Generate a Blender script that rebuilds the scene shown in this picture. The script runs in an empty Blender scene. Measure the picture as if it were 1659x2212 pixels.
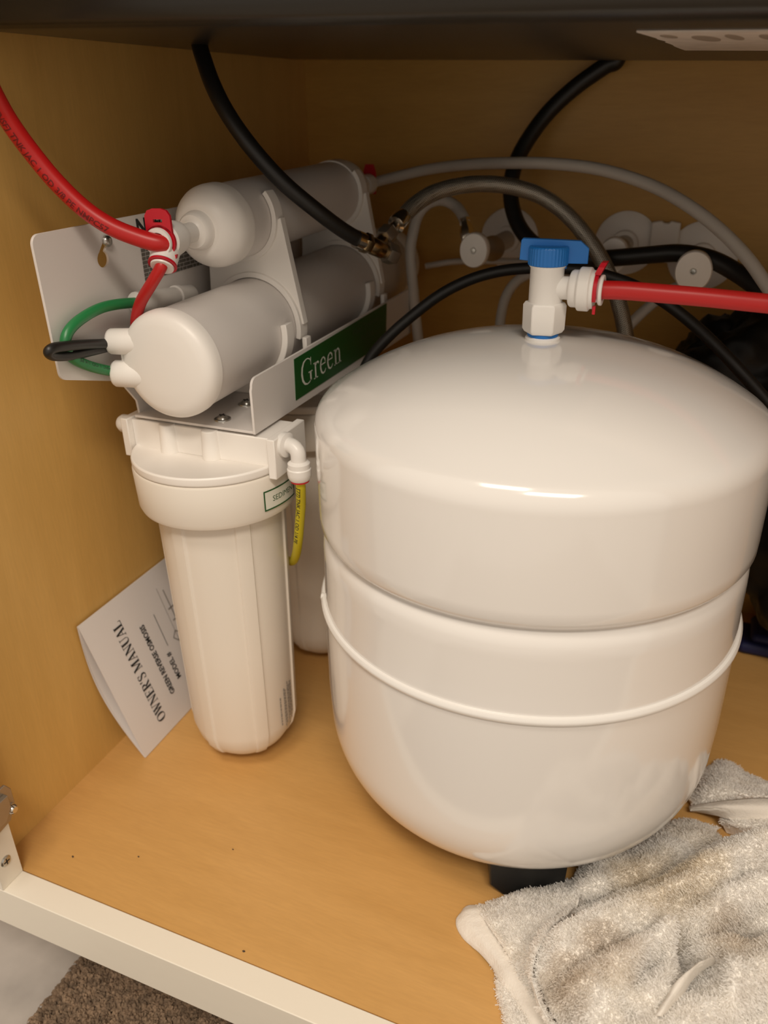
import bpy, bmesh, math, random
from mathutils import Vector, Matrix, noise
from mathutils.geometry import tessellate_polygon

S = bpy.context.scene
COL = S.collection
PI = math.pi

# ------------------------------------------------------------------ camera
cam_d = bpy.data.cameras.new('camera')
cam = bpy.data.objects.new('camera', cam_d)
COL.objects.link(cam)
cr, cu, cf = Vector((0.9233, 0.3837, -0.0147)), Vector((-0.1592, 0.4173, 0.8947)), Vector((-0.3495, 0.8238, -0.4464))
cf.normalize(); cr = cf.cross(cu).normalized(); cu = cr.cross(cf)
M = Matrix(((cr.x, cu.x, -cf.x, 0.4250), (cr.y, cu.y, -cf.y, -0.2727), (cr.z, cu.z, -cf.z, 0.4881), (0, 0, 0, 1)))
cam.matrix_world = M
cam_d.sensor_width = 36.0
cam_d.lens = 36.0 * 1744.04 / 2212.0
cam_d.clip_start = 0.01
cam_d.dof.use_dof = True
cam_d.dof.focus_distance = 0.50
cam_d.dof.aperture_fstop = 7.5
S.camera = cam

# ------------------------------------------------------------------ world, lamps, exposure
S.view_settings.view_transform = 'Standard'
S.view_settings.look = 'None'
S.view_settings.gamma = 1.0
S.view_settings.use_curve_mapping = False
S.view_settings.exposure = 0.07
W = bpy.data.worlds.new('kitchen_room_light')
S.world = W
W.use_nodes = True
bg = W.node_tree.nodes['Background']
bg.inputs[0].default_value = (1.0, 0.88, 0.745, 1)
bg.inputs[1].default_value = 0.60


def ceiling_lamp(x, y, z, size, power, length):
    l = bpy.data.lights.new('ceiling_lamp', 'AREA')
    l.shape = 'RECTANGLE'; l.size = length; l.size_y = size; l.energy = power; l.color = (1.0, 0.88, 0.74)
    o = bpy.data.objects.new('ceiling_lamp', l); COL.objects.link(o)
    o.location = (x, y, z)
    return o


for lx, ly, pw, ln in ((1.05, -1.40, 35, 0.90), (0.20, -0.85, 13, 0.60)):
    ceiling_lamp(lx, ly, 2.15, 0.40, pw, ln)

# ------------------------------------------------------------------ materials
def mat(name, color, rough=0.5, metal=0.0, spec=0.5, coat=0.0, bump=0.0, bscale=300.0, var=0.0, vscale=30.0, sss=0.0, trans=0.0):
    m = bpy.data.materials.new(name); m.use_nodes = True
    nt = m.node_tree; b = nt.nodes['Principled BSDF']
    b.inputs['Base Color'].default_value = (*color, 1)
    b.inputs['Roughness'].default_value = rough
    b.inputs['Metallic'].default_value = metal
    b.inputs['Specular IOR Level'].default_value = spec
    b.inputs['Coat Weight'].default_value = coat
    b.inputs['Coat Roughness'].default_value = 0.08
    if trans:
        b.inputs['Transmission Weight'].default_value = trans
    if sss:
        b.inputs['Subsurface Weight'].default_value = sss
        b.inputs['Subsurface Radius'].default_value = (0.004, 0.003, 0.002)
    if var or bump:
        tc = nt.nodes.new('ShaderNodeTexCoord')
    if var:
        n = nt.nodes.new('ShaderNodeTexNoise'); n.inputs['Scale'].default_value = vscale; n.inputs['Detail'].default_value = 4
        nt.links.new(tc.outputs['Object'], n.inputs['Vector'])
        r = nt.nodes.new('ShaderNodeValToRGB')
        r.color_ramp.elements[0].position = 0.35; r.color_ramp.elements[1].position = 0.68
        r.color_ramp.elements[0].color = (*[c * (1 - var) for c in color], 1)
        r.color_ramp.elements[1].color = (*[min(1, c * (1 + var)) for c in color], 1)
        nt.links.new(n.outputs['Fac'], r.inputs['Fac']); nt.links.new(r.outputs['Color'], b.inputs['Base Color'])
    if bump:
        n2 = nt.nodes.new('ShaderNodeTexNoise'); n2.inputs['Scale'].default_value = bscale; n2.inputs['Detail'].default_value = 3
        nt.links.new(tc.outputs['Object'], n2.inputs['Vector'])
        bp = nt.nodes.new('ShaderNodeBump'); bp.inputs['Strength'].default_value = bump; bp.inputs['Distance'].default_value = 0.0008
        nt.links.new(n2.outputs['Fac'], bp.inputs['Height']); nt.links.new(bp.outputs['Normal'], b.inputs['Normal'])
    return m


def wood(name, color, scale, rough=0.42):
    """maple veneer: long soft streaks plus fine pores"""
    m = bpy.data.materials.new(name); m.use_nodes = True
    nt = m.node_tree; b = nt.nodes['Principled BSDF']
    tc = nt.nodes.new('ShaderNodeTexCoord'); mp = nt.nodes.new('ShaderNodeMapping')
    mp.inputs['Scale'].default_value = scale
    nt.links.new(tc.outputs['Object'], mp.inputs['Vector'])
    n = nt.nodes.new('ShaderNodeTexNoise'); n.inputs['Scale'].default_value = 6; n.inputs['Detail'].default_value = 6; n.inputs['Distortion'].default_value = 0.6
    nt.links.new(mp.outputs['Vector'], n.inputs['Vector'])
    r = nt.nodes.new('ShaderNodeValToRGB')
    r.color_ramp.elements[0].position = 0.30; r.color_ramp.elements[1].position = 0.72
    r.color_ramp.elements[0].color = (color[0] * 0.94, color[1] * 0.92, color[2] * 0.88, 1)
    r.color_ramp.elements[1].color = (color[0] * 1.03, color[1] * 1.03, color[2] * 1.04, 1)
    nt.links.new(n.outputs['Fac'], r.inputs['Fac'])
    n2 = nt.nodes.new('ShaderNodeTexNoise'); n2.inputs['Scale'].default_value = 60; n2.inputs['Detail'].default_value = 3
    nt.links.new(mp.outputs['Vector'], n2.inputs['Vector'])
    mx = nt.nodes.new('ShaderNodeMix'); mx.data_type = 'RGBA'; mx.blend_type = 'MULTIPLY'
    mx.inputs['Factor'].default_value = 0.16
    nt.links.new(r.outputs['Color'], mx.inputs[6]); nt.links.new(n2.outputs['Fac'], mx.inputs[7])
    nt.links.new(mx.outputs[2], b.inputs['Base Color'])
    b.inputs['Roughness'].default_value = rough
    b.inputs['Specular IOR Level'].default_value = 0.4
    return m


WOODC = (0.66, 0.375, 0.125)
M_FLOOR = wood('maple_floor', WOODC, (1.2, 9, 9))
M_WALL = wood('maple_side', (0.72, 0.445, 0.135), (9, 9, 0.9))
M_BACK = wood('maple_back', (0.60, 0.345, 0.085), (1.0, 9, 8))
M_PAINT = mat('cream_paint', (0.83, 0.77, 0.66), 0.45, bump=0.15, bscale=120)
M_TANK = mat('white_enamel', (0.80, 0.775, 0.745), 0.13, spec=0.5, coat=0.5)
M_WHITE = mat('white_plastic', (0.90, 0.865, 0.82), 0.38, sss=0.0)
M_WHITE2 = mat('bright_white_plastic', (0.84, 0.815, 0.78), 0.32)
M_CAN = mat('warm_white_plastic', (0.80, 0.745, 0.665), 0.40)
M_STEEL = mat('white_powder_coat', (0.74, 0.70, 0.67), 0.35)
M_EDGE = mat('seam_paint', (0.82, 0.80, 0.77), 0.25)
M_BLUE = mat('blue_plastic', (0.012, 0.16, 0.52), 0.40)
M_RED = mat('red_tube', (0.52, 0.012, 0.012), 0.38)
M_REDC = mat('red_clip', (0.55, 0.006, 0.02), 0.35)
M_GREEN = mat('green_tube', (0.02, 0.20, 0.06), 0.35)
M_YELLOW = mat('yellow_tube', (0.62, 0.53, 0.015), 0.40)
M_BLACK = mat('black_rubber', (0.012, 0.011, 0.010), 0.42)
M_BLACKP = mat('black_plastic', (0.012, 0.012, 0.012), 0.38)
M_GREY = mat('grey_white_tube', (0.56, 0.52, 0.47), 0.45)
M_CHROME = mat('chrome', (0.75, 0.70, 0.62), 0.18, metal=1.0)
M_BRASS = mat('brass', (0.42, 0.30, 0.16), 0.26, metal=1.0)
M_NICKEL = mat('nickel', (0.42, 0.37, 0.31), 0.38, metal=0.85)
M_SCREW = mat('zinc_screw', (0.55, 0.54, 0.50), 0.28, metal=1.0)
M_SINK = mat('dark_sink', (0.035, 0.031, 0.025), 0.28, spec=0.35, bump=0.12, bscale=60)
M_COUNTER = mat('stone_counter', (0.12, 0.11, 0.10), 0.3, var=0.4, vscale=60)
M_PAPER = mat('paper', (0.76, 0.73, 0.72), 0.7)
M_INK = mat('black_ink', (0.018, 0.018, 0.018), 0.6)
M_GINK = mat('grey_ink', (0.30, 0.28, 0.26), 0.6)
M_LABELG = mat('label_green', (0.008, 0.085, 0.014), 0.4)
M_LABELW = mat('label_white', (0.74, 0.74, 0.66), 0.5)
M_DKINK = mat('faint_ink', (0.07, 0.11, 0.06), 0.5)
M_NOTICE = mat('notice_dark', (0.13, 0.115, 0.10), 0.6)
M_STICK = mat('sticker_paper', (0.72, 0.66, 0.60), 0.75, var=0.08, vscale=60)
M_STICKD = mat('sticker_smudge', (0.36, 0.30, 0.24), 0.8)
M_REDINK = mat('dark_red_ink', (0.16, 0.006, 0.006), 0.5)
M_TILE = mat('kitchen_floor', (0.42, 0.38, 0.345), 0.35, var=0.22, vscale=14, bump=0.1)
M_RUG = mat('rug_brown', (0.20, 0.135, 0.085), 0.9, var=0.35, vscale=160)
M_BAG = mat('black_bag', (0.005, 0.005, 0.005), 0.45, spec=0.25)
M_NAVY = mat('navy_cloth', (0.008, 0.012, 0.07), 0.6)
M_DUST = mat('dark_speck', (0.08, 0.05, 0.03), 0.8)


def braid_mat():
    m = mat('steel_braid', (0.50, 0.46, 0.39), 0.40, metal=0.8)
    return m


M_BRAID = braid_mat()
M_BRAIDB = mat('braid_shadow_core', (0.05, 0.045, 0.04), 0.5, metal=0.3)


def towel_mat(name, base, dark, bumpy, glow=0.0):
    m = bpy.data.materials.new(name); m.use_nodes = True
    nt = m.node_tree; b = nt.nodes['Principled BSDF']
    b.inputs['Roughness'].default_value = 0.95; b.inputs['Specular IOR Level'].default_value = 0.1
    b.inputs['Sheen Weight'].default_value = 0.2
    tc = nt.nodes.new('ShaderNodeTexCoord')
    n = nt.nodes.new('ShaderNodeTexNoise'); n.inputs['Scale'].default_value = 22; n.inputs['Detail'].default_value = 5
    nt.links.new(tc.outputs['Object'], n.inputs['Vector'])
    r = nt.nodes.new('ShaderNodeValToRGB')
    r.color_ramp.elements[0].position = 0.30; r.color_ramp.elements[1].position = 0.46
    r.color_ramp.elements[0].color = (*dark, 1); r.color_ramp.elements[1].color = (*base, 1)
    nt.links.new(n.outputs['Fac'], r.inputs['Fac'])
    # two brown stains and one yellowed patch, soaked into the cloth
    col = r.outputs['Color']
    for (cx, cy, rad, c, f) in ((0.4045, 0.024, 0.019, (0.50, 0.36, 0.19), 0.48), (0.4225, 0.046, 0.024, (0.55, 0.42, 0.27), 0.42),
                                (0.449, 0.122, 0.042, (0.72, 0.60, 0.40), 0.6), (0.49, 0.085, 0.022, (0.60, 0.48, 0.33), 0.4)):
        mp = nt.nodes.new('ShaderNodeMapping'); mp.vector_type = 'TEXTURE'
        mp.inputs['Location'].default_value = (cx, cy, 0.06); mp.inputs['Scale'].default_value = (rad, rad, rad * 3)
        nt.links.new(tc.outputs['Object'], mp.inputs['Vector'])
        nz = nt.nodes.new('ShaderNodeTexNoise'); nz.inputs['Scale'].default_value = 1.6; nz.inputs['Detail'].default_value = 4
        nt.links.new(mp.outputs['Vector'], nz.inputs['Vector'])
        va = nt.nodes.new('ShaderNodeVectorMath'); va.operation = 'MULTIPLY_ADD'
        va.inputs[1].default_value = (1.2, 1.2, 1.2); nt.links.new(nz.outputs['Color'], va.inputs[0]); nt.links.new(mp.outputs['Vector'], va.inputs[2])
        sb = nt.nodes.new('ShaderNodeVectorMath'); sb.operation = 'SUBTRACT'; sb.inputs[1].default_value = (0.6, 0.6, 0.6)
        nt.links.new(va.outputs[0], sb.inputs[0])
        ln = nt.nodes.new('ShaderNodeVectorMath'); ln.operation = 'LENGTH'; nt.links.new(sb.outputs[0], ln.inputs[0])
        mr = nt.nodes.new('ShaderNodeMapRange'); mr.inputs['From Min'].default_value = 1.0; mr.inputs['From Max'].default_value = 0.1
        mr.inputs['To Min'].default_value = 0.0; mr.inputs['To Max'].default_value = f
        nt.links.new(ln.outputs['Value'], mr.inputs['Value'])
        mx = nt.nodes.new('ShaderNodeMix'); mx.data_type = 'RGBA'
        nt.links.new(mr.outputs[0], mx.inputs['Factor']); nt.links.new(col, mx.inputs[6]); mx.inputs[7].default_value = (*c, 1)
        col = mx.outputs[2]
    nt.links.new(col, b.inputs['Base Color'])
    if glow:       # loops let some light through
        tr = nt.nodes.new('ShaderNodeBsdfTranslucent'); nt.links.new(col, tr.inputs['Color'])
        ms = nt.nodes.new('ShaderNodeMixShader'); ms.inputs[0].default_value = glow
        nt.links.new(b.outputs[0], ms.inputs[1]); nt.links.new(tr.outputs[0], ms.inputs[2])
        nt.links.new(ms.outputs[0], nt.nodes['Material Output'].inputs['Surface'])
    if bumpy:
        n2 = nt.nodes.new('ShaderNodeTexNoise'); n2.inputs['Scale'].default_value = 900; n2.inputs['Detail'].default_value = 2
        nt.links.new(tc.outputs['Object'], n2.inputs['Vector'])
        bp = nt.nodes.new('ShaderNodeBump'); bp.inputs['Strength'].default_value = 0.6; bp.inputs['Distance'].default_value = 0.001
        nt.links.new(n2.outputs['Fac'], bp.inputs['Height']); nt.links.new(bp.outputs['Normal'], b.inputs['Normal'])
    return m


M_TOWEL = towel_mat('terry_ground', (0.92, 0.89, 0.84), (0.87, 0.83, 0.76), True)
M_PILE = towel_mat('terry_pile', (0.98, 0.965, 0.94), (0.96, 0.93, 0.88), False, 0.55)
M_HEM = mat('towel_hem', (0.82, 0.77, 0.70), 0.85, spec=0.1, bump=0.5, bscale=700)


# ------------------------------------------------------------------ mesh helpers
class MB:
    """collects simple shapes, then links them as ONE mesh object"""

    def __init__(s):
        s.v = []; s.f = []; s.m = []

    def add(s, vs, fs, mi=0):
        o = len(s.v); s.v += [tuple(p) for p in vs]; s.f += [tuple(i + o for i in f) for f in fs]; s.m += [mi] * len(fs)
        return s

    def box(s, lo, hi, mi=0, mtx=None):
        x0, y0, z0 = lo; x1, y1, z1 = hi
        vs = [Vector(p) for p in ((x0, y0, z0), (x1, y0, z0), (x1, y1, z0), (x0, y1, z0), (x0, y0, z1), (x1, y0, z1), (x1, y1, z1), (x0, y1, z1))]
        if mtx: vs = [mtx @ p for p in vs]
        return s.add(vs, [(0, 3, 2, 1), (4, 5, 6, 7), (0, 1, 5, 4), (1, 2, 6, 5), (2, 3, 7, 6), (3, 0, 4, 7)], mi)

    def prism(s, poly, fn, d0, d1, mi=0):
        """polygon (a, b) extruded from d0 to d1; fn(a, b, d) -> point"""
        n = len(poly)
        vs = [fn(a, b, d0) for a, b in poly] + [fn(a, b, d1) for a, b in poly]
        fs = [tuple(reversed(range(n))), tuple(range(n, 2 * n))] + [(i, (i + 1) % n, n + (i + 1) % n, n + i) for i in range(n)]
        return s.add(vs, fs, mi)

    def lathe(s, prof, org, axis, seg=48, mi=0, rfun=None, ref=None, arc=None):
        """profile of (radius, height) turned about the axis through org"""
        ax = Vector(axis).normalized()
        rf = Vector(ref) if ref else (Vector((1, 0, 0)) if abs(ax.x) < 0.9 else Vector((0, 1, 0)))
        e1 = (rf - ax * rf.dot(ax)).normalized(); e2 = ax.cross(e1); org = Vector(org)
        vs = []; rows = []
        for r, h in prof:
            if r < 1e-7:
                rows.append([len(vs)]); vs.append(org + ax * h); continue
            row = []
            for k in range(seg):
                t = 2 * PI * k / seg
                rr = rfun(t, r, h) if rfun else r
                row.append(len(vs)); vs.append(org + ax * h + e1 * (rr * math.cos(t)) + e2 * (rr * math.sin(t)))
            rows.append(row)
        fs = []
        for a, b in zip(rows, rows[1:]):
            if len(a) == 1 and len(b) == 1: continue
            for k in range(seg):
                k2 = (k + 1) % seg
                if len(a) == 1: fs.append((a[0], b[k], b[k2]))
                elif len(b) == 1: fs.append((a[k], b[0], a[k2]))
                else: fs.append((a[k], b[k], b[k2], a[k2]))
        return s.add(vs, fs, mi)

    def cyl(s, a, b, r, seg=24, mi=0, r2=None, ch=0.0):
        a = Vector(a); b = Vector(b); L = (b - a).length; r2 = r if r2 is None else r2
        if ch: pr = [(0, 0), (r - ch, 0), (r, ch), (r2, L - ch), (r2 - ch, L), (0, L)]
        else: pr = [(0, 0), (r, 0), (r2, L), (0, L)]
        return s.lathe(pr, a, b - a, seg, mi)

    def arcring(s, fn, r0, r1, a0, a1, d0, d1, n=28, mi=0):
        """open ring (C clip) with rounded-off tips; fn(a, b, d) -> point about its centre"""
        vs = []; fs = []
        for k in range(n + 1):
            t = a0 + (a1 - a0) * k / n
            for r, d in ((r0, d0), (r1, d0), (r1, d1), (r0, d1)):
                vs.append(fn(r * math.cos(t), r * math.sin(t), d))
        for k in range(n):
            for j in range(4):
                fs.append((4 * k + j, 4 * k + (j + 1) % 4, 4 * k + 4 + (j + 1) % 4, 4 * k + 4 + j))
        fs += [(0, 3, 2, 1), (4 * n, 4 * n + 1, 4 * n + 2, 4 * n + 3)]
        return s.add(vs, fs, mi)

    def tube(s, path, r, seg=16, mi=0, cap=True, rfun=None):
        fr = path.frames; vs = []; fs = []
        for i, (p, t, n, b) in enumerate(fr):
            rr = rfun(i / (len(fr) - 1)) if rfun else r
            for k in range(seg):
                a = 2 * PI * k / seg
                vs.append(p + n * (rr * math.cos(a)) + b * (rr * math.sin(a)))
        for i in range(len(fr) - 1):
            for k in range(seg):
                k2 = (k + 1) % seg
                fs.append((i * seg + k, i * seg + k2, (i + 1) * seg + k2, (i + 1) * seg + k))
        if cap:
            fs.append(tuple(reversed(range(seg)))); L = (len(fr) - 1) * seg; fs.append(tuple(range(L, L + seg)))
        return s.add(vs, fs, mi)

    def build(s, name, mats, parent=None, smooth=True, bevel=0.0, angle=38, sub=0):
        me = bpy.data.meshes.new(name); me.from_pydata([tuple(p) for p in s.v], [], s.f)
        if not isinstance(mats, (list, tuple)): mats = [mats]
        for m in mats: me.materials.append(m)
        me.polygons.foreach_set('material_index', s.m)
        bm = bmesh.new(); bm.from_mesh(me); bmesh.ops.recalc_face_normals(bm, faces=bm.faces); bm.to_mesh(me); bm.free()
        if smooth:
            me.polygons.foreach_set('use_smooth', [True] * len(me.polygons)); me.set_sharp_from_angle(angle=math.radians(angle))
        me.update()
        o = bpy.data.objects.new(name, me); COL.objects.link(o)
        if bevel:
            bv = o.modifiers.new('bevel', 'BEVEL'); bv.width = bevel; bv.segments = 2; bv.limit_method = 'ANGLE'; bv.angle_limit = math.radians(40)
            bv.harden_normals = False
        if sub:
            sd = o.modifiers.new('sub', 'SUBSURF'); sd.levels = sub; sd.render_levels = sub
        if parent:
            o.parent = parent; o.matrix_parent_inverse = parent_matrix(parent).inverted()
        return o


def parent_matrix(p):
    m = p.matrix_basis.copy()
    if p.parent: m = parent_matrix(p.parent) @ p.matrix_parent_inverse @ m
    return m


class Path:
    """smooth curve through points, with frames that do not twist"""

    def __init__(s, pts, per=10, up=(0, 0, 1)):
        P = [Vector(p) for p in pts]; Q = [P[0] * 2 - P[1]] + P + [P[-1] * 2 - P[-2]]
        out = []
        for i in range(1, len(Q) - 2):
            p0, p1, p2, p3 = Q[i - 1:i + 3]
            for k in range(per):
                t = k / per
                out.append(0.5 * ((2 * p1) + (p2 - p0) * t + (2 * p0 - 5 * p1 + 4 * p2 - p3) * t * t + (3 * p1 - p0 - 3 * p2 + p3) * t ** 3))
        out.append(P[-1])
        for _ in range(3):      # relax the wobble between control points
            out = [out[0]] + [(out[i - 1] + out[i] * 2 + out[i + 1]) / 4 for i in range(1, len(out) - 1)] + [out[-1]]
        s.frames = []; s.len = [0.0]
        n = Vector(up)
        for i, p in enumerate(out):
            a = out[max(0, i - 1)]; b = out[min(len(out) - 1, i + 1)]
            t = (b - a).normalized(); n = (n - t * n.dot(t))
            if n.length < 1e-6: n = t.orthogonal()
            n.normalize(); s.frames.append((p, t, n.copy(), t.cross(n)))
            if i: s.len.append(s.len[-1] + (p - out[i - 1]).length)

    def at(s, d):
        d = max(0, min(d, s.len[-1] - 1e-9))
        i = 0
        while s.len[i + 1] < d: i += 1
        f = (d - s.len[i]) / max(1e-9, s.len[i + 1] - s.len[i])
        A = s.frames[i]; B = s.frames[i + 1]
        return tuple(A[j].lerp(B[j], f) for j in range(4))


def text_mesh(body, size, bold=0.0, align='LEFT', shear=0.0):
    c = bpy.data.curves.new('txt', 'FONT'); c.body = body; c.size = size; c.offset = bold; c.align_x = align; c.shear = shear; c.resolution_u = 2
    o = bpy.data.objects.new('txt', c); COL.objects.link(o)
    dg = bpy.context.evaluated_depsgraph_get()
    me = bpy.data.meshes.new_from_object(o.evaluated_get(dg))
    vs = [v.co.copy() for v in me.vertices]; fs = [tuple(p.vertices) for p in me.polygons]
    bpy.data.objects.remove(o); bpy.data.curves.remove(c); bpy.data.meshes.remove(me)
    return vs, fs


def put_text(mb, body, size, fn, mi=0, bold=0.0, align='LEFT', sx=1.0):
    vs, fs = text_mesh(body, size, bold, align)
    mb.add([fn(v.x * sx, v.y) for v in vs], fs, mi)


def tube_text(path, r, body, size, start, face, mat_, parent, sx=1.0, bold=0.0, rev=False, name='printed_text'):
    """lettering printed along a tube, on the side that looks towards the vector face"""
    vs, fs = text_mesh(body, size, bold)
    bm = bmesh.new(); bv = [bm.verts.new(v) for v in vs]
    for f in fs:
        try: bm.faces.new([bv[i] for i in f])
        except ValueError: pass
    for k in range(-3, 12):     # slice the letters so that they can bend round the tube
        bmesh.ops.bisect_plane(bm, geom=bm.verts[:] + bm.edges[:] + bm.faces[:], plane_co=(0, size * 0.1 * k, 0), plane_no=(0, 1, 0))
    bm.verts.index_update()
    face = Vector(face).normalized(); out = []
    for v in bm.verts:
        u, w = v.co.x * sx, v.co.y - size * 0.35
        p, t, n, b = path.at(start - u if rev else start + u)
        e1 = (face - t * face.dot(t)).normalized(); e2 = t.cross(e1)
        a = (w if rev else -w) / r
        out.append(p + (e1 * math.cos(a) + e2 * math.sin(a)) * (r * 1.012))
    mb = MB(); mb.add(out, [tuple(x.index for x in f.verts) for f in bm.faces]); bm.free()
    return mb.build(name, mat_, parent, smooth=False)


def empty(name, loc, label, cat, group=None):
    o = bpy.data.objects.new(name, None); COL.objects.link(o); o.location = loc; o.empty_display_size = 0.02
    return tag(o, label, cat, group)


def tag(o, label=None, cat=None, group=None, kind=None):
    if label: o['label'] = label
    if cat: o['category'] = cat
    if group: o['group'] = group
    if kind: o['kind'] = kind
    return o


def structure(o, label=None):
    o['kind'] = 'structure'
    if label: o['label'] = label
    return o

# ------------------------------------------------------------------ the cabinet (setting)
CW, CD, CH = 0.86, 0.544, 0.70
structure(MB().box((-0.016, 0.0, -0.016), (CW + 0.016, CD + 0.012, 0.0)).build('floor', M_FLOOR, smooth=False), 'maple veneer cabinet floor')
structure(MB().box((-0.016, 0.0, 0.0), (0.0, CD, CH)).build('wall_left', M_WALL, smooth=False), 'maple veneer left side of the cabinet')
structure(MB().box((CW, 0.0, 0.0), (CW + 0.016, CD, CH)).build('wall_right', M_WALL, smooth=False), 'maple veneer right side of the cabinet')
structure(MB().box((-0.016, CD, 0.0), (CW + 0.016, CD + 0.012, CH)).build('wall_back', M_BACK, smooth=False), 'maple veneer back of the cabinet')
XS = 0.0218
structure(MB().box((-0.022, -0.019, -0.038), (CW + 0.022, -0.0004, 0.0)).build('trim_1', M_PAINT, bevel=0.0006), 'cream painted bottom rail of the cabinet front')
st = structure(MB().box((-0.022, -0.0189, 0.0001), (XS, -0.0004, CH)).build('trim_2', M_PAINT, bevel=0.0004), 'cream painted left stile of the cabinet front')
structure(MB().box((CW - XS, -0.0189, 0.0001), (CW + 0.022, -0.0004, CH)).build('trim_3', M_PAINT, bevel=0.0008), 'cream painted right stile of the cabinet front')
structure(MB().box((XS, -0.019, CH - 0.045), (CW - XS, -0.0004, CH)).build('trim_4', M_PAINT, bevel=0.0008), 'cream painted top rail of the cabinet front')
structure(MB().box((-0.62, -0.019, -0.038), (-0.0225, -0.0004, CH)).build('wall_front_left', M_PAINT, bevel=0.0008), 'cream painted front of the next cabinet on the left')
structure(MB().box((CW + 0.0225, -0.019, -0.038), (CW + 0.62, -0.0004, CH)).build('wall_front_right', M_PAINT, bevel=0.0008), 'cream painted front of the next cabinet on the right')
# screw in the inner face of the stile
sb = MB().lathe([(0, 0.0012), (0.0032, 0.0012), (0.0042, 0.0004), (0.0042, -0.001), (0, -0.001)], (XS, -0.0107, 0.0211), (1, 0, 0), 20)
sb.box((XS + 0.0011, -0.0131, 0.0207), (XS + 0.0014, -0.0083, 0.0215), 1)
sb.box((XS + 0.0011, -0.0111, 0.0187), (XS + 0.0014, -0.0103, 0.0235), 1)
sb.build('screw', [M_SCREW, M_BLACKP], st)
structure(MB().box((-0.62, 0.055, -0.115), (CW + 0.62, 0.067, -0.017)).build('baseboard_front', M_PAINT, smooth=False), 'recessed toe kick under the cabinet')
structure(MB().box((-1.6, -2.2, -0.135), (2.4, 0.6, -0.115)).build('kitchen_floor', M_TILE, smooth=False), 'grey stone kitchen floor in front of the cabinet')
# counter slab with a cut-out over the sink
cb = MB()
for lo, hi in (((-0.6, -0.035, CH), (0.03, 0.60, CH + 0.03)), ((CW - 0.03, -0.035, CH), (CW + 0.6, 0.60, CH + 0.03)),
               ((0.03, -0.035, CH), (CW - 0.03, 0.128, CH + 0.03)), ((0.03, 0.505, CH), (CW - 0.03, 0.60, CH + 0.03))):
    cb.box(lo, hi)
structure(cb.build('countertop', M_COUNTER, smooth=False), 'stone countertop over the cabinet')
# specks on the cabinet floor
rnd = random.Random(4)
dp = MB()
for x, y, r in ((0.386, 0.004, 0.0), (0.047, 0.0225, 0.0009), (0.092, 0.0405, 0.0007), (0.203, 0.0052, 0.0009), (0.153, 0.072, 0.0006), (0.355, 0.0135, 0.0022)):
    if r:
        dp.prism([(r * math.cos(t) * rnd.uniform(.7, 1.3), r * .7 * math.sin(t) * rnd.uniform(.7, 1.3)) for t in [k * 2 * PI / 9 for k in range(9)]],
                 lambda a, b, d, x=x, y=y: Vector((x + a, y + b, d)), 0.0, 0.0005)
tag(dp.build('wood_crumbs', M_DUST, bpy.data.objects['floor'], smooth=False), kind='stuff')

# ------------------------------------------------------------------ sink hanging above
def sink():
    x0, x1, y0, y1, zt, zb = 0.0015, 0.80, 0.122, 0.512, CH - 0.001, 0.5175
    bm = bmesh.new()
    n = 40
    P = [Vector((x0, y0, zb)), Vector((x1, y0, zb)), Vector((x1, y1, zb)), Vector((x0, y1, zb)), Vector((x0, y0, zt)), Vector((x1, y0, zt)), Vector((x1, y1, zt)), Vector((x0, y1, zt))]
    vs = [bm.verts.new(p) for p in P]
    for f in ((0, 3, 2, 1), (0, 1, 5, 4), (1, 2, 6, 5), (2, 3, 7, 6), (3, 0, 4, 7)):
        bm.faces.new([vs[i] for i in f])
    ed = [e for e in bm.edges if not (abs(e.verts[0].co.z - zt) < 1e-6 and abs(e.verts[1].co.z - zt) < 1e-6)]
    ed = [e for e in ed if abs(e.verts[0].co.z - e.verts[1].co.z) < 1e-6]
    bmesh.ops.bevel(bm, geom=ed, offset=0.011, segments=5, affect='EDGES', profile=0.5)
    for v in bm.verts:      # the bottom falls towards the drain on the right
        if v.co.z < 0.6: v.co.z += -0.034 * (v.co.x - 0.42)
    me = bpy.data.meshes.new('sink'); bm.to_mesh(me); bm.free()
    me.materials.append(M_SINK)
    me.polygons.foreach_set('use_smooth', [True] * len(me.polygons)); me.set_sharp_from_angle(angle=math.radians(50))
    o = bpy.data.objects.new('sink', me); COL.objects.link(o)
    tag(o, 'dark composite sink bowl seen from underneath along the top', 'sink')
    # torn paper sticker under it
    def zb_(x): return zb - 0.034 * (x - 0.42)
    pts = [(0.3665, 0.176), (0.3712, 0.218), (0.3708, 0.226), (0.3735, 0.243), (0.3722, 0.252), (0.3742, 0.275), (0.3738, 0.292), (0.3765, 0.334), (0.60, 0.352), (0.60, 0.176)]
    s = MB().prism(pts, lambda a, b, d: Vector((a, b, zb_(a) - d)), 0.0002, 0.0009)
    st_ = s.build('sticker', M_STICK, o, smooth=False); st_['label'] = 'torn white paper sticker'
    for cx, cy, rx, ry in ((0.3785, 0.205, 0.0035, 0.012), (0.395, 0.222, 0.006, 0.022), (0.4085, 0.214, 0.0035, 0.020), (0.424, 0.215, 0.004, 0.02)):
        sm = MB().prism([(cx + rx * math.cos(k * PI / 8) + 0.12 * ry * math.sin(k * PI / 8), cy + ry * math.sin(k * PI / 8)) for k in range(16)], lambda a, b, d: Vector((a, b, zb_(a) - d)), 0.0009, 0.0011)
        sm.build('smudge', M_STICKD, st_, smooth=False)


sink()

# ------------------------------------------------------------------ pressure tank
TX, TY = 0.3263, 0.2091


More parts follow.
